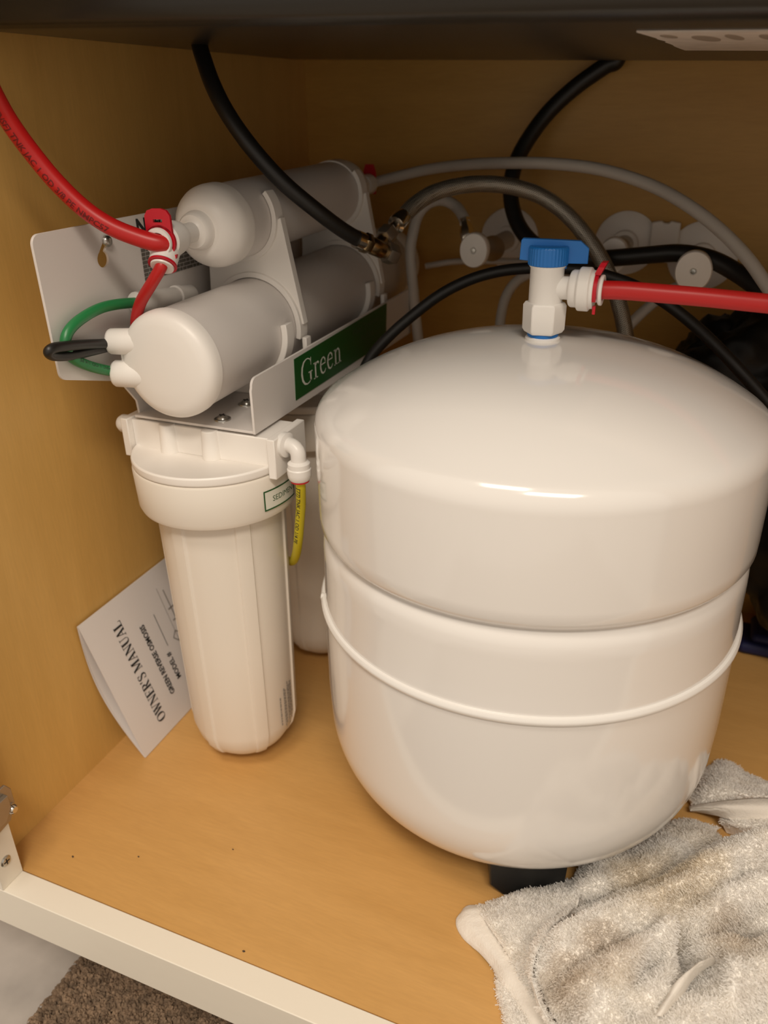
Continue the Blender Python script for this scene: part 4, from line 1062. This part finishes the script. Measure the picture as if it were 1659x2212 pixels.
# ------------------------------------------------------------------ rug on the kitchen floor
def rug():
    zf = -0.115
    b = MB(); b.box((0.042, -0.62, zf + 0.0002), (0.95, 0.040, zf + 0.007))
    o = b.build('rug', M_RUG, bevel=0.003)
    tag(o, 'brown looped pile rug on the kitchen floor below the cabinet', 'rug')
    r = random.Random(5); p = MB()
    n = 0
    for i in range(26000):
        x = 0.042 + (0.255 if i % 3 else 0.52) * r.random() ** 1.15; y = (-0.085 if i % 3 else -0.34) + (0.125 if i % 3 else 0.38) * r.random()
        edge = x < 0.047
        a = r.uniform(0, 2 * PI); L = r.uniform(0.0035, 0.0075); w = r.uniform(0.0007, 0.0014); hgt = r.uniform(0.0030, 0.0070)
        if edge: a = PI + r.uniform(-.5, .5)
        dx, dy = math.cos(a), math.sin(a); base = Vector((x, y, zf + 0.0060)); t = Vector((dx, dy, 0)); s = Vector((-dy, dx, 0)) * w
        prev = None; vs = []
        for k in range(5):
            q = k / 4; c = base + t * (L * q) + Vector((0, 0, hgt * math.sin(PI * q * 0.92)))
            ww = 0.45 + 0.55 * math.sin(PI * min(1, q + 0.15))
            vs += [c - s * ww, c + Vector((0, 0, w * 0.6)), c + s * ww]
        fs = []
        for k in range(4): fs += [(3 * k, 3 * k + 1, 3 * k + 4, 3 * k + 3), (3 * k + 1, 3 * k + 2, 3 * k + 5, 3 * k + 4)]
        p.add(vs, fs)
    tag(p.build('rug_pile', M_RUG, o, angle=80), kind='stuff')


rug()

# ------------------------------------------------------------------ towels
NETS = {
    'A': [
        [(0.4027, 0.1085, 0.0100), (0.4233, 0.1282, 0.0100), (0.4508, 0.1512, 0.0120), (0.4773, 0.1827, 0.0140), (0.4966, 0.2012, 0.0140), (0.5242, 0.2188, 0.0140)],
        [(0.3971, 0.0916, 0.0340), (0.4196, 0.1068, 0.0440), (0.4453, 0.1271, 0.0480), (0.4713, 0.1613, 0.0500), (0.4906, 0.1779, 0.0520), (0.5165, 0.1951, 0.0520)],
        [(0.3919, 0.0714, 0.0460), (0.4156, 0.0831, 0.0620), (0.4438, 0.1040, 0.0660), (0.4706, 0.1351, 0.0680), (0.4906, 0.1523, 0.0680), (0.5157, 0.1679, 0.0680)],
        [(0.3844, 0.0535, 0.0480), (0.4150, 0.0677, 0.0600), (0.4458, 0.0884, 0.0620), (0.4739, 0.1171, 0.0640), (0.4973, 0.1356, 0.0640), (0.5212, 0.1489, 0.0640)],
        [(0.3822, 0.0369, 0.0480), (0.4165, 0.0417, 0.0700), (0.4474, 0.0696, 0.0640), (0.4753, 0.1003, 0.0600), (0.4980, 0.1129, 0.0680), (0.5210, 0.1273, 0.0680)],
        [(0.3865, 0.0236, 0.0460), (0.4212, 0.0277, 0.0660), (0.4506, 0.0497, 0.0640), (0.4766, 0.0797, 0.0580), (0.5004, 0.0989, 0.0620), (0.5229, 0.1128, 0.0620)],
        [(0.3990, 0.0117, 0.0400), (0.4312, 0.0142, 0.0600), (0.4573, 0.0314, 0.0620), (0.4827, 0.0569, 0.0560), (0.5024, 0.0706, 0.0640), (0.5237, 0.0836, 0.0640)],
        [(0.4129, -0.0037, 0.0360), (0.4409, -0.0008, 0.0540), (0.4665, 0.0133, 0.0560), (0.4888, 0.0324, 0.0520), (0.5083, 0.0481, 0.0560), (0.5287, 0.0590, 0.0560)],
        [(0.4324, -0.0165, 0.0260), (0.4532, -0.0134, 0.0400), (0.4759, -0.0019, 0.0440), (0.4972, 0.0137, 0.0440), (0.5168, 0.0312, 0.0440), (0.5367, 0.0418, 0.0440)],
    ],
    'J': [
        [(0.3971, 0.0921, 0.0330), (0.3948, 0.0795, 0.0400), (0.3919, 0.0718, 0.0450)],
        [(0.3886, 0.0774, 0.0300), (0.3858, 0.0649, 0.0400), (0.3855, 0.0540, 0.0470)],
        [(0.3843, 0.0657, 0.0280), (0.3816, 0.0514, 0.0400), (0.3831, 0.0380, 0.0470)],
        [(0.3862, 0.0500, 0.0260), (0.3818, 0.0367, 0.0380), (0.3858, 0.0242, 0.0460)],
        [(0.3922, 0.0339, 0.0240), (0.3891, 0.0229, 0.0340), (0.3954, 0.0130, 0.0420)],
        [(0.4024, 0.0207, 0.0220), (0.3999, 0.0102, 0.0320), (0.4056, 0.0024, 0.0380)],
        [(0.4148, 0.0042, 0.0200), (0.4120, -0.0042, 0.0280), (0.4175, -0.0105, 0.0340)],
    ],
    'B': [
        [(0.3876, 0.1264, 0.0020), (0.3964, 0.1484, 0.0020), (0.4088, 0.1684, 0.0020), (0.4306, 0.1905, 0.0020), (0.4467, 0.2109, 0.0020), (0.4592, 0.2220, 0.0020), (0.4822, 0.2227, 0.0020)],
        [(0.3871, 0.1138, 0.0120), (0.3968, 0.1222, 0.0240), (0.4079, 0.1363, 0.0280), (0.4298, 0.1585, 0.0260), (0.4464, 0.1817, 0.0240), (0.4584, 0.2004, 0.0180), (0.4796, 0.2065, 0.0120)],
        [(0.3903, 0.1077, 0.0140), (0.4040, 0.1129, 0.0300), (0.4181, 0.1247, 0.0340), (0.4381, 0.1464, 0.0320), (0.4559, 0.1698, 0.0300), (0.4661, 0.1859, 0.0260), (0.4837, 0.1988, 0.0180)],
        [(0.3968, 0.1043, 0.0100), (0.4124, 0.1135, 0.0200), (0.4309, 0.1270, 0.0240), (0.4497, 0.1462, 0.0240), (0.4659, 0.1689, 0.0240), (0.4746, 0.1867, 0.0200), (0.4901, 0.2033, 0.0160)],
    ],
    'C': [
        [(0.3347, 0.0911, 0.0020), (0.3562, 0.1087, 0.0020), (0.3758, 0.1261, 0.0020), (0.3966, 0.1402, 0.0020)],
        [(0.3369, 0.0852, 0.0080), (0.3581, 0.0987, 0.0120), (0.3776, 0.1134, 0.0140), (0.3979, 0.1253, 0.0160)],
        [(0.3447, 0.0762, 0.0120), (0.3630, 0.0815, 0.0200), (0.3817, 0.0907, 0.0250), (0.3989, 0.1003, 0.0280)],
        [(0.3594, 0.0615, 0.0150), (0.3716, 0.0645, 0.0220), (0.3835, 0.0680, 0.0280), (0.3949, 0.0745, 0.0300)],
        [(0.3751, 0.0471, 0.0120), (0.3822, 0.0474, 0.0200), (0.3898, 0.0493, 0.0260), (0.3971, 0.0524, 0.0300)],
        [(0.3881, 0.0339, 0.0120), (0.3944, 0.0340, 0.0200), (0.3990, 0.0361, 0.0240), (0.4050, 0.0373, 0.0300)],
        [(0.4054, 0.0171, 0.0100), (0.4100, 0.0167, 0.0180), (0.4132, 0.0195, 0.0200), (0.4177, 0.0202, 0.0260)],
    ],
    'D': [
        [(0.3258, 0.0871, 0.0020), (0.3285, 0.0887, 0.0042), (0.3339, 0.0901, 0.0056), (0.3400, 0.0917, 0.0043)],
        [(0.3242, 0.0767, 0.0020), (0.3291, 0.0800, 0.0077), (0.3368, 0.0842, 0.0091), (0.3447, 0.0856, 0.0085)],
        [(0.3324, 0.0661, 0.0030), (0.3379, 0.0700, 0.0091), (0.3458, 0.0749, 0.0105), (0.3530, 0.0781, 0.0102)],
        [(0.3483, 0.0586, 0.0040), (0.3517, 0.0610, 0.0098), (0.3590, 0.0670, 0.0112), (0.3653, 0.0711, 0.0110)],
        [(0.3596, 0.0483, 0.0060), (0.3634, 0.0507, 0.0112), (0.3707, 0.0565, 0.0126), (0.3771, 0.0616, 0.0119)],
        [(0.3722, 0.0357, 0.0070), (0.3760, 0.0379, 0.0119), (0.3835, 0.0439, 0.0133), (0.3896, 0.0493, 0.0127)],
        [(0.3862, 0.0224, 0.0070), (0.3899, 0.0236, 0.0119), (0.3977, 0.0299, 0.0133), (0.4042, 0.0353, 0.0127)],
        [(0.4028, 0.0064, 0.0060), (0.4068, 0.0073, 0.0112), (0.4142, 0.0137, 0.0126), (0.4201, 0.0182, 0.0127)],
    ],
    'E': [
        [(0.3542, 0.0577, 0.0010), (0.3602, 0.0549, 0.0050), (0.3709, 0.0536, 0.0060)],
        [(0.3594, 0.0509, 0.0010), (0.3658, 0.0469, 0.0070), (0.3773, 0.0451, 0.0080)],
        [(0.3638, 0.0383, 0.0010), (0.3704, 0.0362, 0.0070), (0.3849, 0.0368, 0.0090)],
        [(0.3715, 0.0247, 0.0010), (0.3775, 0.0241, 0.0070), (0.3912, 0.0275, 0.0090)],
        [(0.3846, 0.0061, 0.0010), (0.3901, 0.0060, 0.0070), (0.4021, 0.0083, 0.0090)],
    ],
    'F': [
        [(0.4484, 0.0199, 0.0580), (0.4518, 0.0172, 0.0680), (0.4569, 0.0230, 0.0600)],
        [(0.4551, 0.0360, 0.0580), (0.4574, 0.0313, 0.0700), (0.4621, 0.0366, 0.0620)],
        [(0.4608, 0.0483, 0.0580), (0.4622, 0.0414, 0.0720), (0.4670, 0.0480, 0.0620)],
        [(0.4681, 0.0596, 0.0560), (0.4688, 0.0526, 0.0700), (0.4724, 0.0585, 0.0600)],
        [(0.4752, 0.0688, 0.0540), (0.4759, 0.0640, 0.0640), (0.4786, 0.0681, 0.0560)],
    ],
    'G': [
        [(0.4581, 0.2475, 0.0010), (0.4707, 0.2813, 0.0010), (0.4849, 0.2998, 0.0010), (0.5048, 0.2894, 0.0010), (0.5279, 0.2841, 0.0010)],
        [(0.4599, 0.2415, 0.0060), (0.4721, 0.2633, 0.0120), (0.4835, 0.2747, 0.0150), (0.4996, 0.2668, 0.0130), (0.5255, 0.2649, 0.0120)],
        [(0.4630, 0.2321, 0.0100), (0.4737, 0.2389, 0.0200), (0.4846, 0.2461, 0.0220), (0.4993, 0.2455, 0.0220), (0.5269, 0.2522, 0.0200)],
        [(0.4645, 0.2328, 0.0060), (0.4784, 0.2352, 0.0120), (0.4894, 0.2414, 0.0140), (0.5020, 0.2464, 0.0160), (0.5277, 0.2547, 0.0160)],
    ],
    'H': [
        [(0.4603, 0.2320, 0.0080), (0.4742, 0.2287, 0.0200), (0.4878, 0.2319, 0.0250), (0.5003, 0.2373, 0.0260), (0.5257, 0.2484, 0.0260)],
        [(0.4616, 0.2271, 0.0100), (0.4758, 0.2220, 0.0220), (0.4876, 0.2216, 0.0280), (0.5005, 0.2257, 0.0290), (0.5254, 0.2347, 0.0290)],
        [(0.4648, 0.2335, 0.0040), (0.4785, 0.2250, 0.0140), (0.4897, 0.2202, 0.0190), (0.5026, 0.2224, 0.0210), (0.5277, 0.2293, 0.0210)],
    ],
    'I': [
        [(0.4826, 0.2282, 0.0100), (0.4904, 0.2274, 0.0140), (0.5034, 0.2287, 0.0160), (0.5284, 0.2339, 0.0180)],
        [(0.4844, 0.2234, 0.0080), (0.4916, 0.2174, 0.0160), (0.5036, 0.2170, 0.0190), (0.5283, 0.2205, 0.0210)],
        [(0.4886, 0.2225, 0.0020), (0.4954, 0.2205, 0.0040), (0.5067, 0.2185, 0.0080), (0.5311, 0.2232, 0.0100)],
    ],
}


def cr1(p, t):
    n = len(p); x = t * (n - 1); i = min(int(x), n - 2); f = x - i
    p1, p2 = p[i], p[i + 1]; p0 = p[i - 1] if i > 0 else p1 * 2 - p2; p3 = p[i + 2] if i + 2 < n else p2 * 2 - p1
    return 0.5 * ((2 * p1) + (p2 - p0) * f + (2 * p0 - 5 * p1 + 4 * p2 - p3) * f * f + (3 * p1 - p0 - 3 * p2 + p3) * f ** 3)


def leaf(net, nu, nv_, fold, seed):
    rows = [[Vector(p) for p in r] for r in net]
    G = []
    for j in range(nv_ + 1):
        col = []
        for i in range(nu + 1):
            ctrl = [cr1(r, i / nu) for r in rows]
            col.append(cr1(ctrl, j / nv_))
        G.append(col)
    out = [[None] * (nu + 1) for _ in range(nv_ + 1)]
    for j in range(nv_ + 1):
        for i in range(nu + 1):
            p = G[j][i]
            du = G[j][min(nu, i + 1)] - G[j][max(0, i - 1)]; dv = G[min(nv_, j + 1)][i] - G[max(0, j - 1)][i]
            n = du.cross(dv)
            n = n.normalized() if n.length > 1e-12 else Vector((0, 0, 1))
            if n.z < 0: n = -n
            q = p + Vector((0, 0, 0))
            k = fold(p) if fold else 0.0
            edge = min(1.0, 5 * min(j / nv_, 1 - j / nv_) + 0.25)
            q = p + n * (k * edge)
            q.z = max(q.z, 0.0010)
            out[j][i] = q
    return out


RIDGES = [   # fold lines of the crumpled cloth: points, height, half-width
    ([(0.3978, 0.0512), (0.4196, 0.0713), (0.4459, 0.0954), (0.4733, 0.1252), (0.5048, 0.1595)], 0.011, 0.0085),
    ([(0.4272, 0.0373), (0.4420, 0.0581), (0.4577, 0.0801), (0.4795, 0.1020), (0.5045, 0.1259)], 0.012, 0.0080),
    ([(0.4788, 0.0951), (0.4855, 0.0787), (0.4888, 0.0622), (0.4864, 0.0472)], 0.010, 0.0075),
    ([(0.4488, 0.0036), (0.4673, 0.0262), (0.4870, 0.0502), (0.5127, 0.0836)], 0.012, 0.0090),
    ([(0.3975, 0.0378), (0.4078, 0.0245), (0.4221, 0.0138), (0.4337, 0.0006)], 0.007, 0.0090),
    ([(0.4513, 0.0743), (0.4551, 0.0604), (0.4540, 0.0453), (0.4461, 0.0282)], 0.008, 0.0070)]


def line_dist(p, pts):
    best = 9.0
    for (ax, ay), (bx, by) in zip(pts, pts[1:]):
        dx, dy = bx - ax, by - ay
        t = max(0.0, min(1.0, ((p.x - ax) * dx + (p.y - ay) * dy) / (dx * dx + dy * dy)))
        best = min(best, math.hypot(p.x - ax - t * dx, p.y - ay - t * dy))
    return best


def folds_main(p):
    # creases run up to the right, following the big fold
    a = Vector((p.x * 0.80 + p.y * 0.60, -p.x * 0.60 + p.y * 0.80, 0))
    def ridge(v): return 1.0 - 2.0 * abs(v)
    w = -0.007
    wob = noise.noise(Vector((p.x * 45, p.y * 45, 6.0))) * 0.004
    for pts, h_, s_ in RIDGES:
        w += h_ * math.exp(-((line_dist(p, pts) + wob) / s_) ** 2)
    w += ridge(noise.noise(Vector((a.x * 11, a.y * 38, 1.3)))) * 0.0045 - 0.002 + noise.noise(Vector((a.x * 30, a.y * 80, 7.1))) * 0.0035 + noise.noise(Vector((p.x * 120, p.y * 120, 3.0))) * 0.0018
    def pit(cx, cy, rx, ry, ang, dep):
        d = Vector((p.x - cx, p.y - cy)); c, s = math.cos(ang), math.sin(ang)
        u = (d.x * c + d.y * s) / rx; v = (-d.x * s + d.y * c) / ry
        return -dep * math.exp(-(u * u + v * v))
    w += pit(0.4635, 0.0740, 0.0060, 0.012, 0.2, 0.048)
    w += pit(0.4240, 0.052, 0.028, 0.0055, 0.75, 0.012)
    w += pit(0.490, 0.092, 0.030, 0.0050, 0.35, 0.018)
    w += pit(0.4350, 0.100, 0.045, 0.0045, 0.62, 0.006)
    w += pit(0.448, 0.052, 0.020, 0.006, 1.1, 0.010)
    return w


def folds_small(p):
    return noise.noise(Vector((p.x * 60, p.y * 60, 9.0))) * 0.0030 + noise.noise(Vector((p.x * 150, p.y * 150, 2.0))) * 0.0012


def folds_hem(p):
    return noise.noise(Vector((p.x * 70, p.y * 70, 5.0))) * 0.0014 + noise.noise(Vector((p.x * 260, p.y * 260, 4.0))) * 0.0004


def towel(name, leaves, label, seed, dens):
    body = MB(); hem = MB(); pile = MB(); r = random.Random(seed)
    for key, nu, nv_, fold, plush in leaves:
        G = leaf(NETS[key], nu, nv_, fold, seed)
        tgt = body if plush else hem
        vs = [p for row in G for p in row]; w = nu + 1
        fs = [(j * w + i, j * w + i + 1, (j + 1) * w + i + 1, (j + 1) * w + i) for j in range(nv_) for i in range(nu)]
        n0 = len(vs)
        # a thickness of 2 mm below, closed round the rim
        vs2 = [Vector((p.x, p.y, max(0.0004, p.z - 0.0022))) for p in vs]
        fs2 = [tuple(reversed([a + n0 for a in f])) for f in fs]
        rim = [i for i in range(nu + 1)] + [j * w + nu for j in range(1, nv_ + 1)] + [nv_ * w + i for i in range(nu - 1, -1, -1)] + [j * w for j in range(nv_ - 1, 0, -1)]
        fs3 = [(a, a + n0, b + n0, b) for a, b in zip(rim, rim[1:] + rim[:1])]
        tgt.add(vs + vs2, fs + fs2 + fs3)
        if not plush: continue
        for j in range(nv_):
            for i in range(nu):
                a, b, c, d = G[j][i], G[j][i + 1], G[j + 1][i + 1], G[j + 1][i]
                n = (b - a).cross(d - a)
                ar = n.length
                if ar < 1e-10: continue
                n.normalize()
                if n.z < 0: n = -n
                cnt = ar * dens; k = int(cnt) + (1 if r.random() < cnt - int(cnt) else 0)
                for _ in range(k):
                    u, v = r.random(), r.random()
                    p = a.lerp(b, u).lerp(d.lerp(c, u), v)
                    cl = noise.noise_vector(p * 260) * 0.75 + noise.noise_vector(p * 90) * 0.35
                    dr = (n * 1.0 + cl + Vector((r.uniform(-.85, .85), r.uniform(-.85, .85), r.uniform(-.4, .4)))).normalized()
                    if dr.dot(n) < 0.12: dr = (dr + n * 0.5).normalized()
                    L = r.uniform(0.0016, 0.0034); s = dr.cross(Vector((r.uniform(-1, 1), r.uniform(-1, 1), r.uniform(-1, 1))))
                    if s.length < 1e-4: continue
                    s = s.normalized() * r.uniform(0.00028, 0.00046)
                    m = p + dr * (L * 0.6); bend = Vector((r.uniform(-1, 1), r.uniform(-1, 1), -0.4)) * (L * 0.28)
                    e = p + dr * L + bend
                    p0 = p - n * 0.0004
                    pile.add([p0 - s, p0 + s, m + s, m - s, e + s * 0.8, e - s * 0.8], [(0, 1, 2, 3), (3, 2, 4, 5)])
    o = body.build(name, M_TOWEL, angle=180)
    if hem.v: hem.build('hem', M_HEM, o, angle=120)['label'] = 'flat woven hem band'
    tag(pile.build('terry_pile', M_PILE, o, smooth=False), kind='stuff')
    return tag(o, label, 'towel')


towel('terry_towel', [('A', 96, 110, folds_main, True), ('J', 10, 60, folds_hem, True), ('B', 60, 28, folds_small, True), ('C', 40, 60, folds_small, True), ('D', 14, 70, folds_hem, False), ('E', 12, 40, folds_hem, True), ('F', 8, 24, folds_hem, False)],
      'crumpled stained white terry towel at the front right, below the tank', 11, 2.1e6)
towel('terry_towel', [('G', 44, 26, folds_small, True), ('H', 40, 10, folds_hem, False), ('I', 40, 20, folds_small, True)],
      'white terry towel corner with a hem band, tucked beside the right of the tank', 12, 2.1e6)
